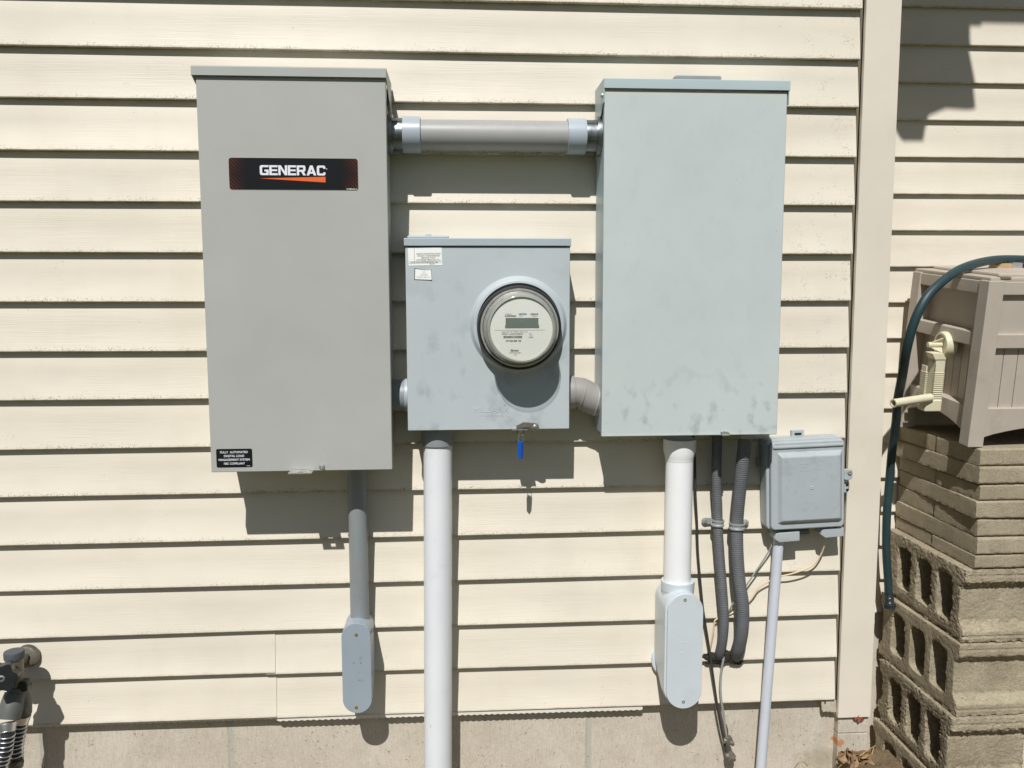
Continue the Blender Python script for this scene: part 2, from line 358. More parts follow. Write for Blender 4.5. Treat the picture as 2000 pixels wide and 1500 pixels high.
class MB:
    def __init__(s): s.bm = bmesh.new(); s.uv = None
    def add(s, b, mat=None):
        if mat is not None: bmesh.ops.transform(b, matrix=mat, verts=b.verts)
        me = bpy.data.meshes.new('t'); b.to_mesh(me); b.free(); s.bm.from_mesh(me); bpy.data.meshes.remove(me); return s
    def box(s, x0, x1, y0, y1, z0, z1, bev=0, seg=2, mat=None):
        b = bmesh.new(); bmesh.ops.create_cube(b, size=1)
        bmesh.ops.scale(b, vec=(x1-x0, y1-y0, z1-z0), verts=b.verts)
        bmesh.ops.translate(b, vec=((x0+x1)/2, (y0+y1)/2, (z0+z1)/2), verts=b.verts)
        if bev: bmesh.ops.bevel(b, geom=b.edges[:], offset=bev, segments=seg, affect='EDGES', profile=.5)
        return s.add(b, mat)
    def cyl(s, a, b_, r, r2=None, n=32, bev=0, cap=True):
        a = Vector(a); b_ = Vector(b_); d = b_-a; L = d.length
        b = bmesh.new(); bmesh.ops.create_cone(b, cap_ends=cap, segments=n, radius1=r, radius2=(r if r2 is None else r2), depth=L)
        if bev:
            ed = [e for e in b.edges if len(e.link_faces) == 2 and any(len(f.verts) > 4 for f in e.link_faces)]
            bmesh.ops.bevel(b, geom=ed, offset=bev, segments=2, affect='EDGES', profile=.5)
        q = d.to_track_quat('Z', 'Y').to_matrix().to_4x4()
        return s.add(b, Matrix.Translation((a+b_)/2) @ q)
    def lathe(s, prof, c, axis=(0, -1, 0), n=64):
        """prof: list of (radius, height along axis)"""
        b = bmesh.new(); rings = []
        for r, h in prof:
            if r < 1e-6: rings.append([b.verts.new((0, 0, h))])
            else: rings.append([b.verts.new((r*cos(2*pi*k/n), r*sin(2*pi*k/n), h)) for k in range(n)])
        for A, B in zip(rings, rings[1:]):
            if len(A) == 1 and len(B) == 1: continue
            for k in range(n):
                k2 = (k+1) % n
                vs = [A[0], B[k], B[k2]] if len(A) == 1 else ([A[k], B[0], A[k2]] if len(B) == 1 else [A[k], B[k], B[k2], A[k2]])
                b.faces.new(vs)
        bmesh.ops.recalc_face_normals(b, faces=b.faces)
        q = Vector(axis).to_track_quat('Z', 'Y').to_matrix().to_4x4()
        return s.add(b, Matrix.Translation(c) @ q)
    def prism(s, poly, y0, y1, bev=0, seg=2, only_front=False):
        """poly: (x,z) outline, extruded from y0 (front, smaller) to y1"""
        b = bmesh.new()
        A = [b.verts.new((x, y0, z)) for x, z in poly]; B = [b.verts.new((x, y1, z)) for x, z in poly]
        f0 = b.faces.new(A); b.faces.new(B[::-1])
        n = len(poly)
        for k in range(n): b.faces.new([A[k], B[k], B[(k+1) % n], A[(k+1) % n]])
        bmesh.ops.recalc_face_normals(b, faces=b.faces)
        if bev:
            eds = list(f0.edges) if only_front else b.edges[:]
            bmesh.ops.bevel(b, geom=eds, offset=bev, segments=seg, affect='EDGES', profile=.5)
        return s.add(b)
    def prismx(s, poly, x0, x1, bev=0):
        b = bmesh.new()
        A = [b.verts.new((x0, y, z)) for y, z in poly]; B = [b.verts.new((x1, y, z)) for y, z in poly]
        b.faces.new(A); b.faces.new(B[::-1]); n = len(poly)
        for k in range(n): b.faces.new([A[k], B[k], B[(k+1) % n], A[(k+1) % n]])
        bmesh.ops.recalc_face_normals(b, faces=b.faces)
        if bev: bmesh.ops.bevel(b, geom=b.edges[:], offset=bev, segments=2, affect='EDGES', profile=.5)
        return s.add(b)
    def tube(s, pts, r, n=12, step=.004, mod=None, cap=True, smooth=True):
        P = [Vector(p) for p in pts]
        if smooth and len(P) > 2:
            Q = []
            for i in range(len(P)-1):
                p0 = P[max(i-1, 0)]; p1 = P[i]; p2 = P[i+1]; p3 = P[min(i+2, len(P)-1)]
                k = max(1, int((p2-p1).length/step))
                for j in range(k):
                    t = j/k
                    Q.append(.5*((2*p1)+(p2-p0)*t+(2*p0-5*p1+4*p2-p3)*t*t+(3*p1-p0-3*p2+p3)*t**3))
            Q.append(P[-1]); P = Q
        elif mod:
            Q = []
            for p1, p2 in zip(P, P[1:]):
                k = max(1, int((p2-p1).length/step))
                Q += [p1.lerp(p2, j/k) for j in range(k)]
            P = Q+[P[-1]]
        b = bmesh.new(); rings = []; up = None; L = 0
        for i, p in enumerate(P):
            d = (P[min(i+1, len(P)-1)]-P[max(i-1, 0)]).normalized()
            if up is None:
                up = d.orthogonal().normalized()
            up = (up-d*up.dot(d)).normalized(); w = d.cross(up)
            if i: L += (p-P[i-1]).length
            rr = r(L) if callable(r) else r
            if mod: rr += mod(L)
            rings.append([b.verts.new(p+rr*(cos(2*pi*k/n)*up+sin(2*pi*k/n)*w)) for k in range(n)])
        for A, B in zip(rings, rings[1:]):
            for k in range(n): b.faces.new([A[k], A[(k+1) % n], B[(k+1) % n], B[k]])
        if cap: b.faces.new(rings[0][::-1]); b.faces.new(rings[-1])
        bmesh.ops.recalc_face_normals(b, faces=b.faces)
        return s.add(b)
    def text(s, body, size, c, xs=1.0, off=0.0, align='CENTER', rot=0.0, ext=.0002, shear=0, space=1.0, bev=0):
        cu = bpy.data.curves.new('t', 'FONT'); cu.body = body; cu.size = size; cu.offset = off; cu.extrude = ext
        cu.align_x = align; cu.align_y = 'CENTER'; cu.shear = shear; cu.space_character = space; cu.resolution_u = 3
        if bev: cu.bevel_depth = bev; cu.bevel_resolution = 1
        o = bpy.data.objects.new('t', cu); COL.objects.link(o)
        dg = bpy.context.evaluated_depsgraph_get(); dg.update()
        me = bpy.data.meshes.new_from_object(o.evaluated_get(dg))
        b = bmesh.new(); b.from_mesh(me)
        bpy.data.objects.remove(o); bpy.data.meshes.remove(me); bpy.data.curves.remove(cu)
        mt = Matrix.Translation(c) @ Matrix.Rotation(rot, 4, 'Y') @ Matrix(((xs, 0, 0, 0), (0, 0, -1, 0), (0, 1, 0, 0), (0, 0, 0, 1)))
        return s.add(b, mt)
    def build(s, name, mat, parent=None, angle=35, label=None):
        me = bpy.data.meshes.new(name)
        org = ORG[parent.name] if parent else Vector((0, 0, 0))
        bmesh.ops.translate(s.bm, vec=-org, verts=s.bm.verts)
        s.bm.to_mesh(me); s.bm.free()
        for p in me.polygons: p.use_smooth = True
        me.set_sharp_from_angle(angle=radians(angle))
        if not isinstance(mat, (list, tuple)): mat = [mat]
        for mm in mat: me.materials.append(M[mm] if isinstance(mm, str) else mm)
        o = bpy.data.objects.new(name, me); COL.objects.link(o)
        if parent: o.parent = parent; ORG[o.name] = org
        else: ORG[o.name] = org
        if len(me.polygons) < 4000:
            w = o.modifiers.new('wn', 'WEIGHTED_NORMAL'); w.keep_sharp = True; w.weight = 80
        if label: o['label'] = label
        return o

def screw(c, r, parent, mat='steel', axis=(0, -1, 0), h=None, slot=True):
    h = h or r*.55
    b = MB().lathe([(r, 0), (r, h*.4), (r*.85, h*.8), (r*.5, h), (0, h)] if not slot else
                   [(r, 0), (r, h*.45), (r*.86, h*.85), (r*.5, h), (r*.42, h), (r*.34, h*.55), (0, h*.55)], c, axis, 20)
    return b.build('screw', mat, parent)

def stadium(cx, z0, z1, r, n=14):
    """outline of a long plate with round ends"""
    P = []
    for k in range(n+1):
        a = pi*k/n; P.append((cx+r*cos(a), z1-r+r*sin(a)))
    for k in range(n+1):
        a = pi+pi*k/n; P.append((cx+r*cos(a), z0+r+r*sin(a)))
    return P
def rrect(x0, x1, z0, z1, r, n=5):
    P = []
    for cx, cz, a0 in ((x1-r, z1-r, 0), (x0+r, z1-r, pi/2), (x0+r, z0+r, pi), (x1-r, z0+r, 3*pi/2)):
        for k in range(n+1):
            a = a0+pi/2*k/n; P.append((cx+r*cos(a), cz+r*sin(a)))
    return P

# ================================================================== SETTING
GZ = -1.45
def ground():
    b = bmesh.new()
    xs = [-40, -20, -8, -3, -1.5] + [x*.05 for x in range(-20, 60)] + [3.5, 8, 20, 40]
    ys = [-40, -20, -8, -3, -1.5] + [y*.05 for y in range(-20, 24)] + [1.6, 3, 8, 20]
    def h(x, y):
        z = GZ+.015*noise.noise(Vector((x*3, y*3, 0)))
        return z+.008*noise.noise(Vector((x*14, y*14, 3)))
    G = [[b.verts.new((x, y, h(x, y))) for x in xs] for y in ys]
    for j in range(len(ys)-1):
        for i in range(len(xs)-1):
            b.faces.new([G[j][i], G[j][i+1], G[j+1][i+1], G[j+1][i]])
    o = MB(); o.add(b); g = o.build('ground', 'soil'); return tag(g, kind='structure')
ground()

# ------------------------------------------------------------------ house
house = thing('house', (0, .3, GZ), 'cream vinyl sided house corner on a concrete block foundation', 'house')
C = .1016; Z0 = .4950
LD = [-.002, -.0007, -.0016, -.0002, -.0005, .0005, .0004, .0017, .0007, .0018, .0006, .0026, .0018, .0099, .0102]
RD = [-.0032, -.0003, -.0018, -.0012, -.003, -.0016, -.0018, .0007, .0015, .0025, .0035, .0045, .0048, .0064, .0068]
XL, XR = -2.6, .8540
def siding(course_z, xl, xr, Y0, seam=None, depth=.0145, seed=0, dep_fn=None):
    """lapped courses; course_z(i,x)=height of lip i, i from i0.."""
    b = bmesh.new(); uvl = b.loops.layers.uv.new('UVMap')
    i0, i1 = RNG
    for i in range(i0, i1+1):
        segs = [(xl, xr, 0.0)]
        if seam and i >= seam[1]: segs = [(xl, seam[0], -.0018), (seam[0]-.02, xr, 0)]
        for a, c, dy in segs:
            n = max(2, int((c-a)/.04)); rows = []
            for k in range(n+1):
                x = a+(c-a)*k/n
                if k in (0, n): x = a if k == 0 else c
                zb = course_z(i, x, dy != 0); zt = course_z(i-1, x, dy != 0)
                d = depth+(dep_fn(i, x) if dep_fn else 0)+.0006*noise.noise(Vector((x*2.3, i*5.1+seed, 0)))
                bow = .0011*noise.noise(Vector((x*1.7, i*3.3+seed, 7)))
                pr = [(0.004+dy, zt+.012, C+.012), (-.0012+dy, zt-.001, C), (-d*.45+dy-bow, (zt*.6+zb*.4), C*.6), (-d*.93+dy, zb+.0042, .0042), (-d+dy, zb+.0018, .0018), (-d+.0009+dy, zb+.0002, .0002), (-d+.003+dy, zb, -.003), (.001+dy, zb+.0015, -.012)]
                rows.append([(b.verts.new((x, Y0+y, z)), x, v) for y, z, v in pr])
            for A, B in zip(rows, rows[1:]):
                for k in range(len(A)-1):
                    q = [A[k], A[k+1], B[k+1], B[k]]
                    f = b.faces.new([t[0] for t in q])
                    for lp, t in zip(f.loops, q): lp[uvl].uv = (t[1], t[2])
            # end edge thickness
            for R_ in (rows[0], rows[-1]):
                vs = [t[0] for t in R_[1:-1]]+[b.verts.new((R_[-2][0].co.x, Y0+.002+dy, R_[-2][0].co.z)), b.verts.new((R_[1][0].co.x, Y0+.002+dy, R_[1][0].co.z))]
                f = b.faces.new(vs)
                for lp in f.loops: lp[uvl].uv = (0, .05)
    bmesh.ops.recalc_face_normals(b, faces=b.faces)
    o = MB(); o.add(b); return o
SEAMX = at(538, 1310, -.012).x
def cz(i, x, left=False):
    if i < 0: return Z0-C*i-.002+.001*noise.noise(Vector((x*1.2, i*7.7, 1)))
    t = min(1, max(0, (x-at(0, 700, 0).x)/(.85-at(0, 700, 0).x)))
    j = min(i, 14)
    if j >= 13: d = LD[j]+(-.0035 if left else -.0062) if not left else LD[j]
    else: d = LD[j]*(1-t)+RD[j]*t
    if j >= 13 and not left: d = RD[j]-.0004
    if j == 14 and not left: d += .0012*sin(pi*t)
    return Z0-C*i+d+.0008*noise.noise(Vector((x*1.3, i*7.7, 1)))
def depfn(i, x):
    e = {13: .0}.get(i, 0)
    if i == 12: e = .004*max(0, 1-(x+1.0)/.6) if x < -.4 else 0
    if i == 1: e += .002*max(0, (x-.5)/.35)
    return e+.0024*noise.noise(Vector((x*.9, i*2.9, 11)))
RNG = (-13, 14)
siding(cz, XL, XR, 0, (SEAMX, 13), .0145, 0, depfn).build('siding', 'siding', house, 40)
# recessed wall beyond the corner
Y2 = .55; Z2 = .7873; RNG = (-10, 17)
siding(lambda i, x, l=False: Z2-.1015*i, .80, 3.2, Y2, None, .0135, 5).build('siding', 'siding', house, 40, label='recessed siding beyond the corner post')
# wall core behind the siding
b = MB().box(XL, .95, .028, .20, -.95, 1.82)
b.box(.80, 3.2, Y2+.02, Y2+.15, -1.0, 1.85); b.build('wall_core', 'pocket', house)
# corner post
px0, px1 = .8607, .9365
zb = at(1670, 1401, -.018).z
b = MB()
b.box(px0, px1, -.0185, -.0165, zb, 1.82, .0008)          # face
b.box(px1-.002, px1, -.0165, .53, zb, 1.82)                   # return to the recessed wall
b.box(px0, px0+.0015, -.0165, -.008, zb, 1.82)
b.build('corner_post', 'post', house)
b = MB().box(XR-.012, px1-.002, .004, .0055, zb+.02, 1.82); b.build('post_pocket', 'pocket', house)
# foundation
b = MB()
zf = at(1000, 1380, .01).z
b.box(XL, px0+.004, .01, .22, GZ-.2, zf+.03)
b.build('foundation', 'concrete', house, label='grey concrete block foundation wall')
pz = at(1680, 1432, -.012).z
b = MB().box(px0+.004, px1-.001, -.011, .22, pz+.0015, zb+.03, .001)
b.box(px0+.004, px1-.0005, -.0125, .22, GZ-.1, pz-.0005, .0015)
b.box(px1-.05, px1-.002, .2, .6, GZ-.1, zb)
b.build('plinth', 'concrete', house, label='concrete corner below the post')
b = MB().box(px1-.01, 3.2, Y2+.005, Y2+.2, GZ-.2, Z2-.1015*17+.02); b.build('foundation', 'concrete', house, label='recessed foundation behind the block stack')
b = bmesh.new(); G = []
fz = at(1680, 1466, -.012).z
for j in range(15):
    G.append([b.verts.new((.868+.118*i/20, -.0115-.14*j/14, fz-.004*j/14+.0035*noise.noise(Vector((i*.35, j*.35, 2))))) for i in range(21)])
for j in range(14):
    for i in range(20): b.faces.new([G[j][i], G[j+1][i], G[j+1][i+1], G[j][i+1]])
fr = G[-1]; lf = [r_[0] for r_ in G]; rt = [r_[-1] for r_ in G]
for row in (fr, lf, rt):
    lo = [b.verts.new((v.co.x, v.co.y, GZ-.05)) for v in row]
    for k in range(len(row)-1): b.faces.new([row[k], lo[k], lo[k+1], row[k+1]])
bmesh.ops.recalc_face_normals(b, faces=b.faces)
o = MB(); o.add(b); o.build('footing', 'soil', house, label='soil covered footing ledge at the corner')
# starter strip with a saw-toothed hem
zl = [cz(14, x) for x in (-.9, 0, .6)]
def strip(x0, x1, drop0, drop1, Y):
    P = []; n = int((x1-x0)/.0065)
    tops = []; bots = []
    for k in range(n+1):
        x = x0+(x1-x0)*k/n; z = cz(14, x, x < SEAMX)
        d = drop0+(drop1-drop0)*k/n
        tops.append((x, z+.004)); bots.append((x, z-d-(.0022 if k % 2 else 0)+.0005*random.random()))
    b = bmesh.new()
    A = [b.verts.new((x, Y, z)) for x, z in tops]; B = [b.verts.new((x, Y, z)) for x, z in bots]
    A2 = [b.verts.new((x, Y+.001, z)) for x, z in tops]; B2 = [b.verts.new((x, Y+.001, z)) for x, z in bots]
    for k in range(n):
        b.faces.new([A[k], B[k], B[k+1], A[k+1]]); b.faces.new([A2[k], A2[k+1], B2[k+1], B2[k]])
        b.faces.new([B[k], B2[k], B2[k+1], B[k+1]])
    bmesh.ops.recalc_face_normals(b, faces=b.faces)
    return b
o = MB(); o.add(strip(-1.2, -.40, .0055, .0055, -.0085)); o.add(strip(-.40, .41, .0065, .0095, -.0105)); o.build('starter_strip', 'strip', house)
# scrap of trim at the end of the last course
P = [at(x, y, -.008) for x, y in ((1604, 1369), (1610, 1369), (1610, 1376), (1613, 1376), (1613, 1368), (1633, 1368), (1633, 1391), (1623, 1391), (1621, 1389), (1618, 1391), (1614, 1389), (1608, 1391), (1605, 1386))]
MB().prism([(p.x, p.z) for p in P], -.008, -.006).build('trim_scrap', 'siding', house)
# eave, gutter and downspout elbow above the picture (they throw the shadow on the recessed wall)
def back(px, py, Yc, W=Y2-.008):
    p = at(px, py, W); k = W-Yc
    return (p.x-SS*k, p.z+ST*k)
YC = -.42
cr = [back(x, y, YC) for x, y in ((1757, 267), (1763, 276), (1803, 276), (1809, 245), (1813, 231), (1847, 214), (1890, 217), (1905, 214), (1903, 160), (1893, 107), (1895, 50), (1917, 50), (1918, 43), (2000, 44))]
zt = cr[-1][1]+.25
left = [(cr[0][0]-.02, cr[0][1]+.04), (cr[0][0]-.05, cr[0][1]+.10), (XL, cr[0][1]+.10)]
poly = [(XL, zt)]+[left[2], left[1], left[0]]+cr[:13]+[(3.4, cr[13][1]), (3.4, zt)]
MB().prism(poly, YC, YC+.10).build('gutter', 'soffit', house)
MB().box(XL, 3.4, YC+.10, Y2+.1, zt-.04, zt-.02).build('eave', 'soffit', house)
MB().prismx([(YC-.04, zt), (YC-.04, zt+.02), (2.5, zt+1.2), (2.5, zt+1.18)], XL, 3.4).build('roof', 'shingle', house)

# ================================================================== TRANSFER SWITCH CABINET (left)
F = -.145
x0, x1 = -.4813, -.1300; z0, z1 = -.3436, .4106
TS_ORG = Vector(((x0+x1)/2, -.013, z0))
ts = thing('switch_cabinet', TS_ORG, 'tall warm grey steel transfer switch cabinet with a black and orange badge', 'electrical box')
M['badge'] = badge_mat()
MB().box(x0+.006, x1-.004, F+.02, -.0135, z0+.006, z1-.002, .0015).build('enclosure', 'tsbox', ts)
b = MB().box(x0, x1, F, F+.0195, z0, z1-.004, .0016, 3); b.build('door', 'tsbox', ts)
b = MB()
b.prismx([(F-.006, z1-.003), (F-.006, z1+.0125), (F-.004, z1+.015), (-.02, z1+.017), (-.02, z1+.0155), (F-.0035, z1+.0135), (F-.0045, z1-.003)], x0-.0065, x1+.0015)
for xx in (x0-.0065, x1+.0005):
    b.prismx([(F-.0045, z1-.003), (F-.0045, z1+.013), (-.022, z1+.0152), (-.022, z1-.045), (-.045, z1-.045)], xx, xx+.0012)
b.build('hood', 'lidwarm', ts)
# badge
B = at(447, 306, F); b1 = at(700, 372, F)
A1 = at(448, 370, F)
bx0, bx1 = (B.x+A1.x)/2, b1.x-.0002; bz0, bz1 = (A1.z+b1.z)/2+.0005, (B.z+at(700, 312, F).z)/2
MB().prism(rrect(bx0-.0008, bx1+.0008, bz0-.0008, bz1+.0008, .0055), F-.0004, F+.001).build('badge_border', 'lidwarm', ts)
bd = MB().prism(rrect(bx0, bx1, bz0, bz1, .005), F-.0009, F+.001).build('badge', 'badge', ts)
T = at(570, 332.7, F-.001)
GL = {'G': [[(1, 1), (.2, 1), (.06, .95), (0, .82), (0, .18), (.06, .05), (.2, 0), (1, 0), (1, .56), (.52, .56), (.52, .38), (.74, .38), (.74, .2), (.34, .2), (.27, .26), (.27, .74), (.34, .8), (1, .8)]],
 'E': [[(0, 0), (.95, 0), (.95, .2), (.27, .2), (.27, .41), (.9, .41), (.9, .59), (.27, .59), (.27, .8), (.95, .8), (.95, 1), (0, 1)]],
 'N': [[(0, 0), (.25, 0), (.25, .66), (.73, 0), (1, 0), (1, 1), (.75, 1), (.75, .36), (.29, 1), (0, 1)]],
 'R': [[(0, 0), (.26, 0), (.26, 1), (0, 1)], [(.26, 1), (.26, .8), (.70, .8), (.73, .77), (.73, .59), (.70, .56), (.26, .56), (.26, .36), (.5, .36), (.72, 0), (1.03, 0), (.79, .37), (.93, .42), (.99, .52), (.99, .84), (.94, .96), (.82, 1)]],
 'A': [[(0, 0), (.28, 0), (.36, .18), (.55, .18), (.55, .36), (.44, .36), (.55, .66), (.55, 1), (.40, 1)], [(1.1, 0), (.82, 0), (.74, .18), (.55, .18), (.55, .36), (.66, .36), (.55, .66), (.55, 1), (.70, 1)]],
 'C': [[(.98, .68), (.73, .68), (.73, .8), (.34, .8), (.27, .74), (.27, .26), (.34, .2), (.73, .2), (.73, .32), (.98, .32), (.98, .18), (.93, .05), (.8, 0), (.2, 0), (.06, .05), (0, .18), (0, .82), (.06, .95), (.2, 1), (.8, 1), (.93, .95), (.98, .82)]]}
ga = at(508, 343.2, F); gb = at(636, 343.2, F); gh = at(572, 324.0, F).z-at(572, 343.4, F).z
gw = (gb.x-ga.x)/7.46; gx_ = ga.x; b = MB()
for ch in 'GENERAC':
    for pl in GL[ch]: b.prism([(gx_+x*gw, T.z-gh/2+z*gh) for x, z in pl], F-.0013, F-.0005)
    gx_ += gw*(max(x for pl in GL[ch] for x, z in pl)+.075)
b.build('lettering', 'white', bd)
T = at(638, 330, F-.001)
MB().lathe([(.0012, 0), (.0012, .0005), (0, .0005)], (T.x, F-.001, T.z), n=10).build('mark', 'paleink', bd)
W = [at(x, y, F) for x, y in ((507, 348.5), (636, 345.5), (636, 356.5))]
MB().prism([(p.x, p.z) for p in W], F-.0013, F).build('wedge', 'orange', bd)
T = at(687, 369.3, F-.001)
MB().text('011204 Rev A', .0034, (T.x, F-.001, T.z), 1, .0001).build('lettering', 'white', bd)
# small label
a = at(422, 877, F); c = at(493.5, 912, F)
lb = MB().prism(rrect(a.x, c.x, c.z, a.z, .003), F-.0006, F+.001).build('label', 'labelblack', ts)
b = MB(); cx = (a.x+c.x)/2
for k, (tx, w) in enumerate((('FULLY  AUTOMATED', .83), ('DIGITAL LOAD', .83), ('MANAGEMENT SYSTEM', .83), ('NEC COMPLIANT', .83))):
    b.text(tx, .0058, (cx-.0003, F-.0008, a.z-.0068-.0075*k), (.98, 1.0, .99, .88)[k], .00008)
b.text('0H6385', .0022, (c.x-.008, F-.0008, c.z+.0025), 1, 0)
b.build('lettering', 'white', lb)
# hasp slot and captive screw
s0 = at(566, 917, F); s1 = at(612, 921, F)
b = MB()
hm = (s0.x+s1.x)/2
for q_ in ((s0.x, hm-.005, F-.021, F+.004), (hm+.005, s1.x, F-.021, F+.004), (hm-.005, hm+.005, F-.021, F-.016), (hm-.005, hm+.005, F-.007, F+.004)): b.box(*q_, z0-.0015, z0+.0003)
b.box(s0.x+.002, s1.x-.006, F-.0012, F, z0+.0, z0+.0045, .0004).build('hasp', 'steel', ts)
p = at(629, 912, F-.012)
b = MB().cyl((p.x, F, p.z), (p.x, F-.012, p.z), .0022, n=12); b.lathe([(.0058, 0), (.0062, .0012), (.0052, .0032), (.002, .0042), (.001, .0034), (0, .0034)], (p.x, F-.011, p.z), n=24)
b.build('screw', 'steel', ts)
# ================================================================== METER SOCKET (centre)
F = -.113
x0, x1 = -.1000, .2269; z0, z1 = -.2713, .0990
ms = thing('meter_socket', ((x0+x1)/2, -.013, z0), 'blue grey meter socket box holding the round electric meter', 'meter box')
MB().box(x0+.004, x1-.004, F+.014, -.0135, z0+.004, z1-.001, .0015).build('enclosure', 'lidblue', ms)
MC = Vector((.1235, F, -.0600))
b = MB().box(x0, x1, F, F+.0135, z0, z1-.004, .0015, 3)
b.build('cover', 'msbox', ms)
MB().lathe([(.100, -.001), (.0965, .0008), (.0945, .0035), (.0915, .0085), (.0885, .0105), (.084, .0108), (.083, .0095), (.083, 0)], MC, n=96).build('meter_collar', 'msbox', ms)
b = MB()
b.prismx([(F-.004, z1-.0015), (F-.004, z1+.0115), (F-.003, z1+.0128), (-.02, z1+.014), (-.02, z1+.0128), (F-.0025, z1+.0112), (F-.003, z1-.0015)], x0-.002, x1+.0015)
for xx in (x0-.002, x1+.0005): b.prismx([(F-.003, z1-.0015), (F-.003, z1+.0112), (-.022, z1+.0128), (-.022, z1-.02)], xx, xx+.001)
b.build('hood', 'lidblue', ms)
a = at(797, 460, -.06); c = at(877, 460, -.06)
b = MB().box(a.x, c.x, -.095, -.03, z1+.0138, z1+.019, .002); b.lathe([(.006, 0), (.006, .003), (.004, .005), (0, .005)], ((a.x+c.x)/2, -.062, z1+.019), (0, 0, 1), 20)
b.build('hub_plate', 'lidblue', ms)
# warning label
q = [at(x, y, F) for x, y in ((796.5, 485), (862.5, 483.5), (864, 518), (798, 519))]
wl = MB().prism([(p.x, p.z) for p in q], F-.0005, F+.001).build('warning_label', 'labelwhite', ms)
cx = at(835, 500, F).x
b = MB()
for k, tx in enumerate(('HAZARD OF ELECTRICAL SHOCK', 'OR BURN IF COVER REMOVED', 'SERVICE BY UTILITY', 'AUTHORIZED PERSONNEL ONLY')):
    p = at(836, 495.7+4.0*k, F); b.text(tx, .0041, (p.x+.001, F-.0007, p.z), .78, 0, rot=radians(-.6))
p = at(829, 512.4, F); b.text('DO NOT PAINT OVER OR REMOVE THIS LABEL', .0032, (p.x, F-.0007, p.z), .80, 0)
p = at(844, 515.6, F); b.text('K5037 REV', .0026, (p.x, F-.0007, p.z), .8, 0)
a = at(808.5, 485, F); c = at(809.5, 510.5, F); b.prism([(a.x, a.z), (a.x+.0006, a.z), (c.x+.0006, c.z), (c.x, c.z)], F-.0007, F)
for ya, yb in ((511, 510), (514.2, 513)):
    a = at(798, ya, F); c = at(863, yb, F); b.prism([(a.x, a.z), (c.x, c.z), (c.x, c.z-.0005), (a.x, a.z-.0005)], F-.0007, F)
b.build('lettering', 'greyink', wl)
# small nameplate sticker
q = [at(x, y, F) for x, y in ((809.5, 523.5), (826, 526.5), (840.5, 528.5), (842.5, 526), (843.8, 549), (838, 547.8), (809, 546.5))]
st = MB().prism([(p.x, p.z) for p in q], F-.0005, F+.001).build('nameplate', 'stickergrey', ms)
q = [at(x, y, F) for x, y in ((811, 525.3), (828, 527.5), (842, 528.3), (843, 546.5), (810.5, 545.3))]
MB().prism([(p.x, p.z) for p in q], F-.0008, F).build('plate_face', 'labelwhite', st)
b = MB()
for tx, sz, x, y in (('UL', .005, 828, 531), ('LISTED', .0052, 828, 536.5), ('Milbank Mfg. Co.', .0042, 827, 541)):
    p = at(x, y, F); b.text(tx, sz, (p.x, F-.001, p.z), .95, 0)
b.build('lettering', 'paleink', st)
# embossed maker's name
b = MB(); p = at(959.5, 801, F); b.text('MILBANK', .0150, (p.x, F+.0002, p.z), 1.10, 0, ext=.0003, space=1.08, bev=.0004)
p = at(959.5, 811.5, F); b.text('KANSAS CITY, MISSOURI', .0042, (p.x, F+.0003, p.z), 1.05, 0, ext=.0004, bev=.0002)
b.build('embossed_name', 'msbox', ms)
# latch
q = [at(x, y, F-.006) for x, y in ((1008, 831), (1014, 829), (1022, 824.5), (1042, 826), (1048, 827), (1052, 831), (1053, 836), (1049, 840.5), (1043, 840.5), (1038, 838), (1034, 835), (1028, 834.5), (1020, 835), (1009, 836))]
lt = MB().prism([(p.x, p.z) for p in q], F-.0065, F-.003, .0006).build('latch', 'dullsteel', ms)
p = at(1044.5, 833, F-.007); MB().lathe([(.0048, 0), (.0045, .0015), (.003, .003), (0, .0036)], (p.x, F-.0062, p.z), n=20).build('rivet', 'steel', lt)
a = at(1000, 837, F-.008); c = at(1031, 839, F-.008)
b = MB().box(a.x, c.x, F-.013, F+.004, z0-.0005, z0+.0016, .0004)
p = at(1016.5, 844, F-.006); b.lathe([(.0078, -.0008), (.0078, .0008), (.0052, .0008), (.0052, -.0008), (.0078, -.0008)], (p.x, F-.006, p.z), n=24)
b.build('lock_tab', 'dullsteel', ms)

# ------------------------------------------------------------------ tag seal
p0 = at(1018, 848, F-.006); p1 = at(1018, 862, F-.006)
sealt = thing('tag_seal', p0, 'bright blue plastic tag seal dangling from the meter box latch', 'seal')
W = [at(x, y, F-.006) for x, y in ((1012.5, 864), (1013, 852), (1014, 845), (1017, 842.5), (1020.5, 845), (1021.5, 852), (1021, 864))]
MB().tube(W, .0007, 8, .001).build('wire', 'chrome', sealt)
p = at(1017, 860, F-.006)
zt_ = at(1017, 861.5, F).z; zb_ = at(1017, 896, F).z
b = bmesh.new(); bmesh.ops.create_cube(b, size=1); bmesh.ops.scale(b, vec=(.0095, .0088, zt_-zb_), verts=b.verts)
for v in b.verts:
    if v.co.z < 0: v.co.x *= .78; v.co.z += .003*(1 if v.co.x*v.co.y > 0 else 0)
bmesh.ops.bevel(b, geom=b.edges[:], offset=.0006, segments=2, affect='EDGES', profile=.5)
o = MB(); o.add(b, Matrix.Translation((p.x, F-.006, (zt_+zb_)/2)) @ Matrix.Rotation(radians(-42), 4, 'Z')); o.build('tag_body', 'bluetag', sealt)

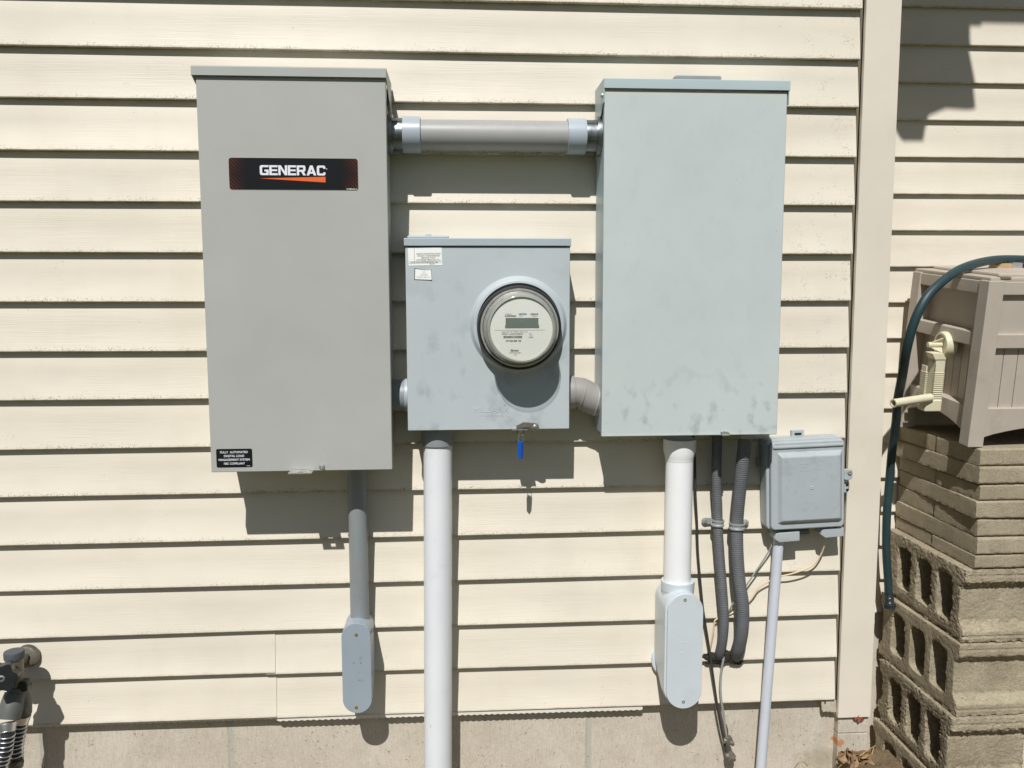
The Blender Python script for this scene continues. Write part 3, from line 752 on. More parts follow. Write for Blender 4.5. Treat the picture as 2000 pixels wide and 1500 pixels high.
# ------------------------------------------------------------------ electric meter
mt = thing('electric_meter', MC, 'round glass covered electric meter plugged into the blue grey box', 'electric meter')
MY = F-.0105
K = Vector((MC.x, MY, MC.z-.0045))
MB().lathe([(.081, 0), (.0835, .001), (.084, .004), (.0830, .016), (.081, .019), (.0788, .0195), (.078, .016), (.070, .016)], K, n=96).build('sealing_ring', 'black', mt)
MB().lathe([(.0778, .012), (.0778, .0205), (.0768, .0225), (.0735, .0225), (.0722, .020), (.0718, .024), (.0705, .027), (.066, .027), (.066, .02)], K, n=96).build('base_rim', 'steel', mt)
MB().lathe([(.0725, .020), (.0725, .0265), (.0710, .029), (.0695, .032), (.0690, .034), (.0700, .035), (.0695, .037), (.0675, .040), (.0668, .060), (.0665, .070), (.0640, .0765), (.0590, .0795), (.040, .0815), (.0, .0825)], K, n=96).build('glass_cover', 'glass', mt)
MB().lathe([(.0690, .026), (.0685, .032), (.0665, .0335), (.0650, .036), (.0650, .066), (.0640, .0685), (.0612, .069), (.0606, .0665), (.0600, .066)], K, n=96).build('inner_ring', simple('cream_ring', srgb('BEBEB2'), .35, .35, .03), mt)
FY = K.y-.0655
fp = MB().lathe([(.0615, .063), (.0605, .0650), (.0590, .0655), (0, .0655)], K, n=96).build('face_plate', 'face', mt)
def mf(px, py):
    p = at(px, py, FY); return p
a = mf(987.5, 621); c = mf(1053, 640.5)
MB().prism([(a.x, a.z), (a.x+.0005, a.z+.0), (c.x-.0015, a.z), (c.x-.0015, c.z+.006), (c.x, c.z+.005), (c.x, c.z), (a.x-.001, c.z), (a.x-.001, c.z+.005), (a.x, c.z+.006)], FY-.0006, FY+.001).build('display', 'lcd', fp)
b = MB()
def bars(b, px0_, px1_, py0_, py1_, seed):
    r = random.Random(seed); a = mf(px0_, py0_); c = mf(px1_, py1_); x = a.x
    while x < c.x-.0006:
        w = r.choice((.0003, .0005, .0008)); b.box(x, min(x+w, c.x), FY-.0003, FY+.0002, c.z, a.z); x += w+r.choice((.0003, .0005))
bars(b, 986, 1009, 615.8, 618.8, 1); bars(b, 1036, 1052, 612, 615.3, 2); bars(b, 983, 1020, 656, 660.5, 3)
for tx, sz, x, y, sh, xs in (('CL200  240V  3W  TYPE C1S  30TA 1.0 Kh', .0024, 1005, 648.3, 0, 1.15), ('GREAT LAKES ENERGY', .0034, 1001, 652.4, 0, 1.2), ('107 333 029 133', .0047, 1002.5, 666, 0, .95),
                             ('Itron', .0070, 1004.5, 684.5, .3, 1.1), ('WATTHOUR METER', .0022, 1006, 689.3, 0, 1.1), ('FM2S', .0022, 1007, 693, 0, 1), ('60Hz', .0022, 1036, 652, 0, 1), ('TA 30', .0022, 1037, 656, 0, 1), ('CANADA', .0022, 1037, 659, 0, 1),
                             ('Watthours', .0026, 993, 613.5, 0, 1), ('333029133', .0020, 1044, 617.5, 0, 1)):
    p = mf(x, y); b.text(tx, sz, (p.x, FY-.0003, p.z), xs, .00012 if tx in('Itron', '107 333 029 133') else 0, shear=sh, ext=.0001)
a = mf(966, 645.2); c = mf(1064, 645.2); b.box(a.x, c.x, FY-.0002, FY+.0001, a.z-.0002, a.z+.0002)
b.build('lettering', 'ink', fp)
p = mf(1021, 613.5); q_ = mf(1018, 617)
MB().text('CENTRON', .0036, (p.x, FY-.0003, p.z), .9, .0002, ext=.0001).text('Solid State', .0020, (q_.x, FY-.0003, q_.z), .9, 0, ext=.0001).build('lettering', 'blueink', fp)

# ================================================================== DISCONNECT CABINET (right)
F = -.12
x0, x1 = .2922, .6577; z0, z1 = -.2876, .4017
ds = thing('breaker_cabinet', ((x0+x1)/2, -.013, z0), 'tall pale green grey steel cabinet with smudges along its bottom edge', 'electrical box')
MB().box(x0+.002, x1-.006, F+.012, -.0135, z0+.004, z1-.001, .0012).build('enclosure', 'lidgreen', ds)
MB().box(x0, x1, F, F+.0115, z0, z1-.0035, .002, 3).build('door', 'dsbox', ds)
b = MB()
b.prismx([(F-.005, z1-.001), (F-.005, z1+.016), (F-.004, z1+.0175), (-.016, z1+.0185), (-.016, z1+.0172), (F-.0035, z1+.016), (F-.0038, z1-.001)], x0-.002, x1+.0035)
side = [(F-.0038, z1-.028), (F-.0038, z1+.016), (-.016, z1+.0172), (-.016, z1-.015), (-.018, z1-.022), (-.018, z1-.062), (-.03, z1-.062), (-.095, z1-.043), (-.108, z1-.028)]
b.prismx(side, x0-.002, x0-.0005); b.prismx(side, x1+.001, x1+.0025)
hd = b.build('hood', 'lidgreen', ds)
MB().lathe([(.0055, 0), (.0052, .002), (.003, .0042), (0, .005)], (x0-.002, F+.012, z1-.012), (-1, 0, 0), 20).build('rivet', 'steel', hd)
a = at(1309, 152, -.06); c = at(1398, 152, -.06)
MB().box(a.x, c.x, -.10, -.03, z1+.018, z1+.0315, .003).build('hub_plate', 'pvcgrey', ds)
q = [at(x, y, F) for x, y in ((1407, 843), (1413, 842), (1420, 842.5), (1424, 845), (1424, 850), (1411, 850))]
MB().prism([(p.x, p.z) for p in q], F-.004, F+.002, .0005).box(at(1408, 848, F).x, at(1422, 848, F).x, F-.010, F+.002, z0+.0005, z0+.002).build('latch', 'steel', ds)

# ================================================================== CONDUITS
def coupling(a, b_, r, name, mat, parent, bev=.0012):
    return MB().cyl(a, b_, r, n=48, bev=bev).build(name, mat, parent, 25)
# crossover conduit between the two cabinets
yc = -.060
zc = (at(960, 234, yc).z+at(960, 296, yc).z)/2
RC = .0300
hc = thing('conduit', (.08, yc, zc), 'thick grey conduit crossing between the two tall cabinets', 'conduit')
xa = at(765, 262, yc).x; xb = at(1174, 262, yc).x
MB().cyl((at(815, 262, yc).x, yc, zc), (at(1115, 262, yc).x, yc, zc), RC, n=64).build('pipe', 'pvcmid', hc, 25)
for (p, q_, w) in ((787, 822, 1), (1107, 1143, 0)):
    MB().cyl((at(p, 262, yc).x, yc, zc), (at(q_, 262, yc).x, yc, zc), .0350, n=64, bev=.0015).build('coupling', 'pvcblue', hc, 25)
for (p, q_, f0, f1, m_) in ((767, 789, 757, 768, 'cast'), (1143, 1164, 1163, 1172, 'cast')):
    A = at(p, 262, yc).x; B_ = at(q_, 262, yc).x
    b = MB().cyl((A, yc, zc), (B_, yc, zc), .0325, n=64, bev=.0012)
    for k in range(6):
        an = k*pi/3+.35; cy, cz_ = yc+.0322*cos(an), zc+.0322*sin(an)
        mt_ = Matrix.Translation((0, cy, cz_)) @ Matrix.Rotation(an, 4, 'X')
        bb = bmesh.new(); bmesh.ops.create_cube(bb, size=1); bmesh.ops.scale(bb, vec=(abs(B_-A)*.98, .003, .0022), verts=bb.verts)
        b.add(bb, Matrix.Translation(((A+B_)/2, 0, 0)) @ mt_)
    b.cyl((at(f0, 262, yc).x, yc, zc), (at(f1, 262, yc).x, yc, zc), .0395, n=48, bev=.001)
    b.build('connector', m_, hc, 25)

# stub between left cabinet and meter box
yc = -.058; zs = at(785, 772, yc).z
s1 = thing('conduit', (-.11, yc, zs), 'short dark stub conduit between the left cabinet and the meter box', 'conduit')
MB().cyl((-.1345, yc, zs), (-.108, yc, zs), .0325, n=48).build('pipe', 'pvcgrey', s1, 25)
MB().cyl((-.1085, yc, zs), (-.094, yc, zs), .0345, n=48, bev=.002).build('coupling', 'pvcblue', s1, 25)
# offset elbow between meter box and right cabinet
e1 = thing('conduit_elbow', (.26, yc, at(1140, 775, yc).z), 'taupe offset elbow between the meter box and the right cabinet', 'conduit fitting')
P = [at(1108, 766, yc), at(1120, 766, yc), at(1136, 768, yc), at(1150, 776, yc), at(1162, 781, yc), at(1170, 782, yc), at(1180, 782, yc)]
MB().tube(P, .0320, 40, .003).build('elbow', 'pvctaupe', e1, 25)
b = MB().cyl(at(1110, 766, yc), at(1121, 766, yc), .0345, n=48, bev=.0015); b.cyl(at(1134, 768.5, yc), at(1138, 769.5, yc), .0336, n=48, bev=.001)
b.build('socket_rim', 'pvctaupe', e1, 25)
b = MB().cyl(at(1162, 780.7, yc), at(1165.5, 781.4, yc), .0345, n=48, bev=.001); b.build('lock_ring', 'pvcmid', e1, 25)

# big white riser from the meter box into the ground
yc = -.060
xt = at(855, 860, yc).x; xbm = at(852.5, 1500, yc).x
r_ = thing('conduit', (xbm, yc, GZ), 'thick white conduit dropping from the meter box into the ground', 'conduit')
MB().cyl((xbm-.002, yc, GZ-.1), (xt, yc, at(855, 866, yc).z), .0298, n=64).build('pipe', 'pvcwhite', r_, 25)
MB().cyl((xt, yc, at(855, 869, yc).z), (xt, yc, -.272), .0335, n=64, bev=.0015).build('coupling', 'pvcgrey', r_, 25)

def conduit_body(parent, cx, zt_, zb_, r, yf, yb, mat, smat, hub_r, hub_z, hub_y, name='conduit_body', dz=0.0):
    """elbow body: deep round-ended case, flat screwed cover, socket hub above and a bump into the wall"""
    st_ = stadium(cx, zb_, zt_, r, 16)
    b = bmesh.new()
    y_mid = yf+(yb-yf)*.35
    n = len(st_)
    def ring(sc, y, zsh=0, ztop=None):
        out = []
        for x, z in st_:
            zz = z
            if ztop is not None and z < ztop: zz = ztop+(z-ztop)*.55
            out.append(b.verts.new((cx+(x-cx)*sc, y, zz+zsh)))
        return out
    R1 = ring(.97, yf+.004); R2 = ring(1.0, yf+.008); R3 = ring(.99, y_mid); R4 = ring(.99, yb-.004, 0, (zt_+zb_)/2-.01); R5 = ring(.90, yb, 0, (zt_+zb_)/2-.01)
    for A, B_ in zip((R1, R2, R3, R4), (R2, R3, R4, R5)):
        for k in range(n): b.faces.new([A[k], A[(k+1) % n], B_[(k+1) % n], B_[k]])
    b.faces.new(R1[::-1]); b.faces.new(R5)
    bmesh.ops.recalc_face_normals(b, faces=b.faces)
    o = MB(); o.add(b)
    o.cyl((cx, hub_y, zt_-r*1.2), (cx, hub_y, hub_z), hub_r*.93, hub_r*1.0, n=48)
    body = o.build(name, mat, parent, 40)
    o = MB().lathe([(hub_r*.88, -.012), (hub_r*.90, .0), (hub_r*1.0, .0005), (hub_r*1.02, -.002), (hub_r*1.0, -.02)], (cx, hub_y, hub_z+.001), (0, 0, 1), 48); o.build('socket_lip', mat, body, 30)
    return body
# small grey drop with its elbow body
yc = -.045
gx = at(700.5, 1100, yc).x
g = thing('conduit', (gx, yc, at(697, 1393, -.095).z), 'slim grey conduit under the left cabinet ending in a brass screwed elbow body', 'conduit')
MB().cyl((gx, yc, at(698, 1225, yc).z), (gx+.001, yc, -.3445+.002), .0198, n=48).build('pipe', 'pvcgrey', g, 25)
zt_ = at(697, 1217.5, -.095).z; zb_ = at(697, 1393, -.095).z; cx = at(696.5, 1300, -.095).x; rr = (at(725, 1300, -.095).x-at(668, 1300, -.095).x)/2
bd = conduit_body(g, cx, zt_, zb_, rr, -.095, -.014, 'lbsmall', 'brass', .0235, at(700, 1209, -.045).z, -.045)
for py in (1240, 1382): p = at(695.5, py, -.097); screw((p.x, -.0955, p.z), .0034, bd, 'brass')
b = MB().prism(stadium(cx, zb_, zt_, rr, 20), -.0955, -.0905, .0012, 2, True)
for k, (px, py, tx, sz) in enumerate(((704, 1284, 'UL', .007), (690, 1294, 'SP', .006), (704, 1293, 'ARE', .004), (699, 1312, 'T', .006), (700, 1327, 'LB', .006), (706, 1328, 'PVC', .004))):
    p = at(px, py, -.0957); b.text(tx, sz, (p.x, -.0957, p.z), 1, 0, rot=pi/2, ext=.0003, bev=.0002)
b.build('cover', 'lbsmall', bd)
# big white drop with pale elbow body
yc = -.060
gx = at(1325, 1000, yc).x
g = thing('conduit', (gx, yc, at(1334, 1383, -.112).z), 'thick white conduit under the right cabinet ending in a big pale elbow body', 'conduit')
MB().cyl((gx, yc, at(1322, 1165, yc).z), (gx, yc, at(1326, 895, yc).z), .0290, n=64).build('pipe', 'pvcchalk', g, 25)
b = MB().lathe([(.0295, -.016), (.0300, -.010), (.0340, .004), (.0345, .03)], (gx, yc, at(1326, 884, yc).z), (0, 0, 1), 64); b.build('coupling', 'pvcchalk', g, 30)
zt_ = at(1340, 1160, -.112).z; zb_ = at(1335, 1383.5, -.112).z; cx = (at(1372, 1260, -.112).x+at(1303, 1260, -.112).x)/2; rr = (at(1372, 1260, -.112).x-at(1303, 1260, -.112).x)/2
bd = conduit_body(g, gx+.0015, zt_+.002, zb_+.003, rr*1.02, -.110, -.012, 'lbbig', 'steel', .0352, at(1325, 1134, yc).z, yc)
for (px, py) in ((1338, 1171), (1334.5, 1370)): p = at(px, py, -.1135); screw((p.x, -.1135, p.z), .0036, bd, 'steel')
b = MB().prism(stadium(cx, zb_, zt_, rr, 24), -.1135, -.1055, .0012, 2, True)
for (px, py, tx, sz) in ((1333, 1255, 'E116', .006), (1332, 1275, 'UL', .006), (1333, 1299, 'LB', .007)):
    p = at(px, py, -.1135); b.text(tx, sz, (p.x, -.1134, p.z), 1, 0, ext=.0003, bev=.0002)
b.build('cover', 'lbbig', bd)
p = at(1284, 1290, -.02); MB().cyl((gx-.004, -.02, p.z), (gx-.004, .0, p.z), .0395, n=40, bev=.003).build('rear_hub', 'lbbig', bd)

# flexible conduits
def flex(pts, r, pitch, label, strap_i):
    t = thing('flexible_conduit', pts[-1], label, 'flexible conduit')
    am = .0005
    MB().tube(pts, r-am, 18, pitch/4, mod=lambda L: am*cos(2*pi*L/pitch)).build('corrugated_tube', 'flex', t, 60)
    return t
A = [(1401, 850, -.040), (1400, 880, -.040), (1399, 940, -.036), (1401, 990, -.033), (1402, 1030, -.033), (1405, 1080, -.035), (1409, 1130, -.038), (1413, 1185, -.042), (1414, 1215, -.042), (1411, 1250, -.036), (1406, 1275, -.022), (1402, 1287, 0.006)]
B2 = [(1456, 850, -.060), (1453, 880, -.060), (1448, 925, -.056), (1442, 980, -.046), (1439, 1020, -.040), (1439, 1070, -.042), (1443, 1130, -.048), (1450, 1180, -.052), (1450, 1220, -.050), (1446, 1250, -.042), (1440, 1272, -.026), (1434, 1286, 0.006)]
f1 = flex([at(*p) for p in A], .0112, .0040, 'thinner dark grey corrugated flexible conduit, nearer the big white conduit', 0)
f2 = flex([at(*p) for p in B2], .0146, .0046, 'thicker dark grey corrugated flexible conduit, nearer the telephone box', 0)
p = at(1401, 858, -.040); MB().cyl((p.x, p.y, z0-.0), (p.x, p.y, z0-.012), .017, n=6, bev=.001).build('gland_nut', 'strap', f1)
p = at(1456, 858, -.060); MB().cyl((p.x, p.y, z0-.0), (p.x, p.y, z0-.016), .021, n=8, bev=.001).build('gland_nut', 'strap', f2)
# pipe straps
def strap(cpt, r, sgn, label):
    c = Vector(cpt)
    t = thing('pipe_strap', (c.x, -.012, c.z), label, 'pipe strap', 'one-hole straps on the flexible conduits')
    b = MB()
    # saddle ring
    b.lathe([(r+.0002, -.007), (r+.0026, -.0066), (r+.0026, -.0035), (r+.0012, -.002), (r+.0012, .002), (r+.0026, .0035), (r+.0026, .0066), (r+.0002, .007)], c, (0.02, 0, 1), 40)
    w = r+.020
    xs = sorted((c.x+sgn*(r-.001), c.x+sgn*w))
    xe = c.x+sgn*w
    P = []
    for k in range(9):
        a = -pi/2+pi*k/8; P.append((xe-sgn*.0075+sgn*.0075*cos(a), c.z+.0075*sin(a)))
    P = [(c.x+sgn*(r-.001), c.z-.0065)]+P+[(c.x+sgn*(r-.001), c.z+.0065)]
    b.prism(P, -.019, -.0145, .0008)
    b.build('saddle', 'strap', t, 30)
    b = MB().cyl((xe-sgn*.0075, -.019, c.z), (xe-sgn*.0075, -.022, c.z), .0045, n=6, bev=.0004); b.build('screw', 'steel', t)
strap(at(1402, 1021, -.033), .0113, -1, 'grey one-hole strap around the thinner flexible conduit')
strap(at(1439, 1027, -.040), .0148, 1, 'grey one-hole strap around the thicker flexible conduit')

# ================================================================== TELEPHONE INTERFACE BOX
a = at(1508, 1030, -.06); c = at(1650, 862, -.06)
nx0, nx1 = at(1506, 950, -.062).x, at(1650, 950, -.062).x
nz0, nz1 = at(1580, 1033, -.062).z, at(1580, 861, -.062).z
nc = Vector(((nx0+nx1)/2, -.012, (nz0+nz1)/2))
nid = thing('telephone_box', nc, 'grey plastic telephone interface box beside the corner post', 'utility box')
MB().prism(rrect(nx0-.006, nx1+.002, nz0-.002, nz1+.004, .012), -.050, -.0135, .003, 3, True).build('base', 'nid', nid)
b = MB().prism(rrect(nx0, nx1, nz0, nz1, .010), -.062, -.0475, .004, 3, True)
cov = b.build('lid', 'nid', nid)
ix0, ix1 = nx0+.014, nx1-.006; iz0, iz1 = nz0+.014, nz1-.022
def frust(b_, x0, x1, z0, z1, ins, y0, y1, ins_t=None):
    bb = bmesh.new()
    A = [bb.verts.new(v) for v in ((x0, y0, z0), (x1, y0, z0), (x1, y0, z1), (x0, y0, z1))]
    t = ins_t or ins
    B_ = [bb.verts.new(v) for v in ((x0+ins, y1, z0+ins), (x1-ins, y1, z0+ins), (x1-ins, y1, z1-t), (x0+ins, y1, z1-t))]
    bb.faces.new(B_)
    for k in range(4): bb.faces.new([A[k], A[(k+1) % 4], B_[(k+1) % 4], B_[k]])
    bmesh.ops.recalc_face_normals(bb, faces=bb.faces)
    bmesh.ops.bevel(bb, geom=[e for e in bb.edges if not e.is_boundary], offset=.0025, segments=3, affect='EDGES', profile=.5)
    b_.add(bb)
b = MB(); frust(b, ix0, ix1, iz0, iz1, .008, -.0615, -.071, .010); b.box(nx0+.004, nx1-.004, -.0655, -.06, nz1-.014, nz1-.008, .002)
p = at(1586, 953, -.071); b.lathe([(.0042, -.001), (.0036, .0008), (.002, .0012), (.0012, .0004), (0, .0004)], (p.x, -.071, p.z), n=20)
for (px, py, tx, sz) in ((1572, 906, 'CUSTOMER', .004), (1572, 912, 'ACCESS', .004), (1606, 900, 'N', .006), (1606, 908, 'UL', .006), (1606, 917, 'O', .006), (1573, 919, 'NETWORK', .004)):
    q_ = at(px, py, -.071); b.text(tx, sz, (q_.x, -.0709, q_.z), 1, 0, ext=.0002, bev=.0002)
b.build('raised_panel', 'nid', cov)
# hinge hump upper left, clips lower left
MB().cyl((nx0-.004, -.042, nz1-.058), (nx0-.004, -.042, nz1-.006), .011, n=24, bev=.004).box(nx0-.019, nx0-.008, -.035, -.022, nz1-.058, nz1-.038, .001).build('hinge', 'niddark', nid)
p = at(1492, 990, -.03); MB().prism([(p.x-.004, p.z-.010), (p.x+.010, p.z-.010), (p.x+.010, p.z+.010), (p.x, p.z+.015), (p.x-.004, p.z+.010)], -.036, -.026, .0008).build('clip', 'nid', nid)
# cable boots
for (xa_, xb_, ya_, yb_) in ((1507, 1557, 1037, 1057), (1597, 1643, 1032, 1051)):
    a = at(xa_, yb_, -.05); c = at(xb_, ya_, -.05)
    MB().prism([(a.x, (a.z+c.z)/2-.002), (a.x+.011, a.z), (c.x, a.z+.0015), (c.x, c.z+.001), (a.x+.012, c.z), (a.x+.004, c.z-.002)], -.056, -.020, .002, 2).build('cable_boot', 'nid', nid)
# top and bottom mounting tabs, latch on the right
def tabm(px0_, px1_, py0_, py1_, Y, slot):
    a = at(px0_, py1_, Y); c = at(px1_, py0_, Y)
    b = MB().box(a.x, c.x, Y, -.012, a.z, c.z, .001)
    return b, a, c
b, a, c = tabm(1549, 1574, 840, 866, -.022, True); tb = b.build('mounting_tab', 'nid', nid)
MB().prism(rrect((a.x+c.x)/2-.008, (a.x+c.x)/2+.008, c.z-.0105, c.z-.0055, .0024), -.0226, -.021).build('slot', 'black', tb)
b, a, c = tabm(1556, 1578, 1036, 1045, -.022, True); b.build('mounting_tab', 'niddark', nid)
a = at(1648, 966, -.04); c = at(1664, 918, -.04)
b = MB().prism(rrect(a.x-.004, c.x, c.z-.024, c.z, .006), -.046, -.038, .0015).prism(rrect(a.x-.004, c.x-.004, a.z, c.z-.030, .005), -.036, -.028, .0015)
la = b.build('hasp', 'nid', nid)
p = at(1660, 926, -.046); screw((p.x, -.046, p.z), .0052, la, 'steel')
for py in (950, 960): p = at(1654, py, -.036); MB().lathe([(.0032, 0), (.0032, .0004), (0, .0004)], (p.x, -.0362, p.z), n=16).build('hole', 'black', la)
nid.rotation_euler = (0, radians(-2.0), 0)

# slim conduit below the telephone box
a = at(1521, 1052, -.036); c = at(1486, 1503, -.03); c = a+(c-a)*1.35
t = thing('conduit', (c.x, c.y, c.z), 'slim pale grey leaning conduit under the telephone box', 'conduit')
MB().cyl(c, a, .0112, n=32).build('pipe', 'pvcthin', t, 25)

# ================================================================== CABLES AND CLAMPS
def cable(name, pts, r, mat, label, cat, parent=None):
    o = MB().tube([at(*p) for p in pts], r, 8, .005).build(name, mat, parent, 60)
    return tag(o, label, cat) if parent is None else o
cable('ground_cable', [(1354, 850, -.030), (1357, 900, -.030), (1358, 960, -.026), (1361, 1020, -.022), (1363, 1080, -.020), (1368, 1140, -.022), (1373, 1190, -.022), (1380, 1235, -.022), (1387, 1280, -.024), (1394, 1330, -.024), (1401, 1380, -.022), (1408, 1420, -.018), (1414, 1448, -.014), (1420, 1478, -.014)], .0028, 'blackcable', 'thin black cable running down behind the big white conduit to the clamps', 'cable')
g = cable('ground_wire', [(1409, 1272, -.012), (1413, 1284, -.022), (1409, 1310, -.020), (1407, 1340, -.020), (1409, 1370, -.020), (1414, 1400, -.018), (1417, 1425, -.018), (1420, 1440, -.018)], .0028, 'greywire', 'short grey insulated ground wire hanging below the flexible conduits', 'wire')
cable('bare_end', [(1417, 1414, -.014), (1420, 1425, -.017), (1421, 1440, -.019)], .0022, 'copper', None, None, g)
cable('telephone_wire', [(1512, 1050, -.034), (1506, 1068, -.028), (1496, 1086, -.024), (1480, 1110, -.022), (1462, 1137, -.022), (1446, 1160, -.024), (1432, 1178, -.030), (1424, 1195, -.022), (1421, 1205, -.016)], .0017, 'greywire', 'thin grey wire slanting from the telephone box to the flexible conduits', 'wire')
cable('telephone_wire', [(1614, 1048, -.040), (1610, 1066, -.034), (1604, 1082, -.028), (1592, 1100, -.026), (1572, 1112, -.026), (1545, 1121, -.024), (1520, 1127, -.020), (1500, 1136, -.020), (1482, 1148, -.020), (1470, 1166, -.020), (1452, 1184, -.020), (1436, 1194, -.017), (1420, 1202, -.017), (1402, 1208, -.018), (1396, 1212, -.020), (1394, 1230, -.020), (1390, 1252, -.018), (1387, 1272, -.012)], .0017, 'creamwire', 'cream coloured thin wire curling from the telephone box past the flexible conduits', 'wire')
def clamp(px, py, Y, lab, rot):
    c = at(px, py, Y)
    t = thing('ground_clamp', c, lab, 'clamp', 'ground clamps on the cable')
    b = bmesh.new(); bmesh.ops.create_cube(b, size=1); bmesh.ops.scale(b, vec=(.016, .012, .019), verts=b.verts)
    bmesh.ops.bevel(b, geom=b.edges[:], offset=.003, segments=2, affect='EDGES', profile=.5)
    o = MB(); o.add(b, Matrix.Translation(c) @ Matrix.Rotation(rot, 4, 'Y')); o.cyl(c+Vector((-.012, 0, 0)), c+Vector((-.004, 0, 0)), .007, n=16, bev=.001)
    o.build('clamp_body', 'dullsteel' if rot < 0 else 'bronze', t)
    MB().cyl(c+Vector((.004, -.005, -.003)), c+Vector((.005, -.012, -.004)), .0045, n=6, bev=.0005).build('bolt', 'dullsteel', t)
clamp(1424, 1446, -.020, 'small upper metal ground clamp joining the cable and the grey wire', -.35)
clamp(1427, 1476, -.018, 'rusty lower ground clamp close to the bottom of the foundation', .9)
# sealant lumps where the flexible conduits enter the wall
def lump(px, py, r, seed, flat=.35, Y=-.012):
    b = bmesh.new(); bmesh.ops.create_icosphere(b, subdivisions=4, radius=r)
    for v in b.verts:
        k = 1+.55*noise.noise(v.co*180+Vector((seed, 0, 0)))+.25*noise.noise(v.co*420)
        v.co = Vector((v.co.x*k*1.2, v.co.y*flat*k, v.co.z*k*.75))
    return b, Matrix.Translation(at(px, py, Y))
o = MB()
for a_ in ((1392, 1284, .015, 1), (1405, 1289, .013, 2), (1379, 1281, .008, 5), (1384, 1292, .008, 6)): o.add(*lump(*a_))
tag(o.build('sealant', 'gunk', None, 60), 'crumbled dark sealant where the thinner flexible conduit enters the siding', 'sealant', 'sealant at the wall holes')
o = MB()
for a_ in ((1426, 1282, .015, 3), (1438, 1291, .011, 4), (1417, 1284, .007, 7)): o.add(*lump(*a_))
tag(o.build('sealant', 'gunk', None, 60), 'crumbled dark sealant where the thicker flexible conduit enters the siding', 'sealant', 'sealant at the wall holes')

# ================================================================== OUTDOOR TAP WITH HOSES (lower left)
P0 = at(42, 1284, -.012)
tap = thing('outdoor_tap', P0, 'weathered outdoor tap with grey cap and black round handle, lower left', 'tap')
fc = at(58, 1283, -.02)
b = MB().lathe([(.0245, 0), (.0245, .003), (.023, .010), (.018, .0125), (.010, .013)], (fc.x-.006, -.012, fc.z), (0, -1, 0), 40); b.build('wall_flange', 'bronze', tap)
bx = fc.x-.013
tipy = -.095
b = MB().cyl((bx, -.02, fc.z), (bx-.006, tipy+.01, fc.z-.002), .0135, .0150, n=32)
capc = at(28, 1284, -.085)
b.cyl((capc.x, -.085, capc.z-.028), (capc.x, -.085, capc.z-.001), .0158, .0168, n=32, bev=.001)
b.cyl((capc.x, -.085, capc.z-.075), (capc.x, -.085, capc.z-.02), .0125, .0150, n=32, bev=.001)
b.build('valve_body', 'bronze', tap)
MB().cyl((capc.x, -.085, capc.z-.003), (capc.x, -.085, capc.z+.0145), .0192, n=40, bev=.003).build('cap', 'capgrey', tap)
hcn = at(4, 1323, -.132)
b = bmesh.new(); n = 72; R1 = []; R2 = []
for k in range(n):
    a_ = 2*pi*k/n; rr = .0285+.0034*cos(6*a_)
    R1.append(b.verts.new((rr*cos(a_), rr*sin(a_), -.014))); R2.append(b.verts.new((rr*cos(a_)*.93, rr*sin(a_)*.93, .008)))
f_a = b.faces.new(R1[::-1]); f_b = b.faces.new(R2)
for k in range(n): b.faces.new([R1[k], R1[(k+1) % n], R2[(k+1) % n], R2[k]])
r = bmesh.ops.inset_region(b, faces=[f_b], thickness=.007, depth=-.0035)
bmesh.ops.bevel(b, geom=[e for e in b.edges if e.calc_face_angle(0) > .6], offset=.0012, segments=2, affect='EDGES', profile=.5)
axis = Vector((.30, -1, .10)).normalized()
q = axis.to_track_quat('Z', 'Y').to_matrix().to_4x4()
o = MB(); o.add(b, Matrix.Translation(hcn) @ q); o.cyl(hcn-axis*.03, hcn, .007, n=20); o.lathe([(.013, -.003), (.013, .0055), (.011, .0065), (.008, .003), (0, .003)], hcn, axis, 32)
hnd = o.build('handle', 'blackgloss', tap, 30)
screw(hcn+axis*.0045, .0075, hnd, 'chrome', axis)
# second lever peeking behind
p = at(42, 1334, -.08)
spl = thing('hose_splitter', at(30, 1370, -.09), 'dark plastic two way hose splitter below the tap', 'hose splitter')
sx_ = at(29, 1360, -.09)
b = MB().cyl((sx_.x+.002, -.085, sx_.z+.020), (sx_.x+.001, -.085, sx_.z-.002), .0165, .019, n=32, bev=.002)
b.tube([(sx_.x, -.085, sx_.z+.004), (sx_.x-.003, -.095, sx_.z-.014), (sx_.x-.006, -.108, sx_.z-.040)], lambda L: .0205+.002*sin(L*60), 28, .003)
b.tube([(sx_.x, -.083, sx_.z+.004), (sx_.x+.006, -.080, sx_.z-.014), (sx_.x+.006, -.078, sx_.z-.044)], lambda L: .0178+.0015*sin(L*60), 28, .003)
b.build('splitter_body', 'splitter', spl, 40)
b = MB().box(p.x-.012, p.x+.018, -.096, -.070, p.z-.014, p.z+.008, .006, 3); b.build('lever', 'blackgloss', spl)
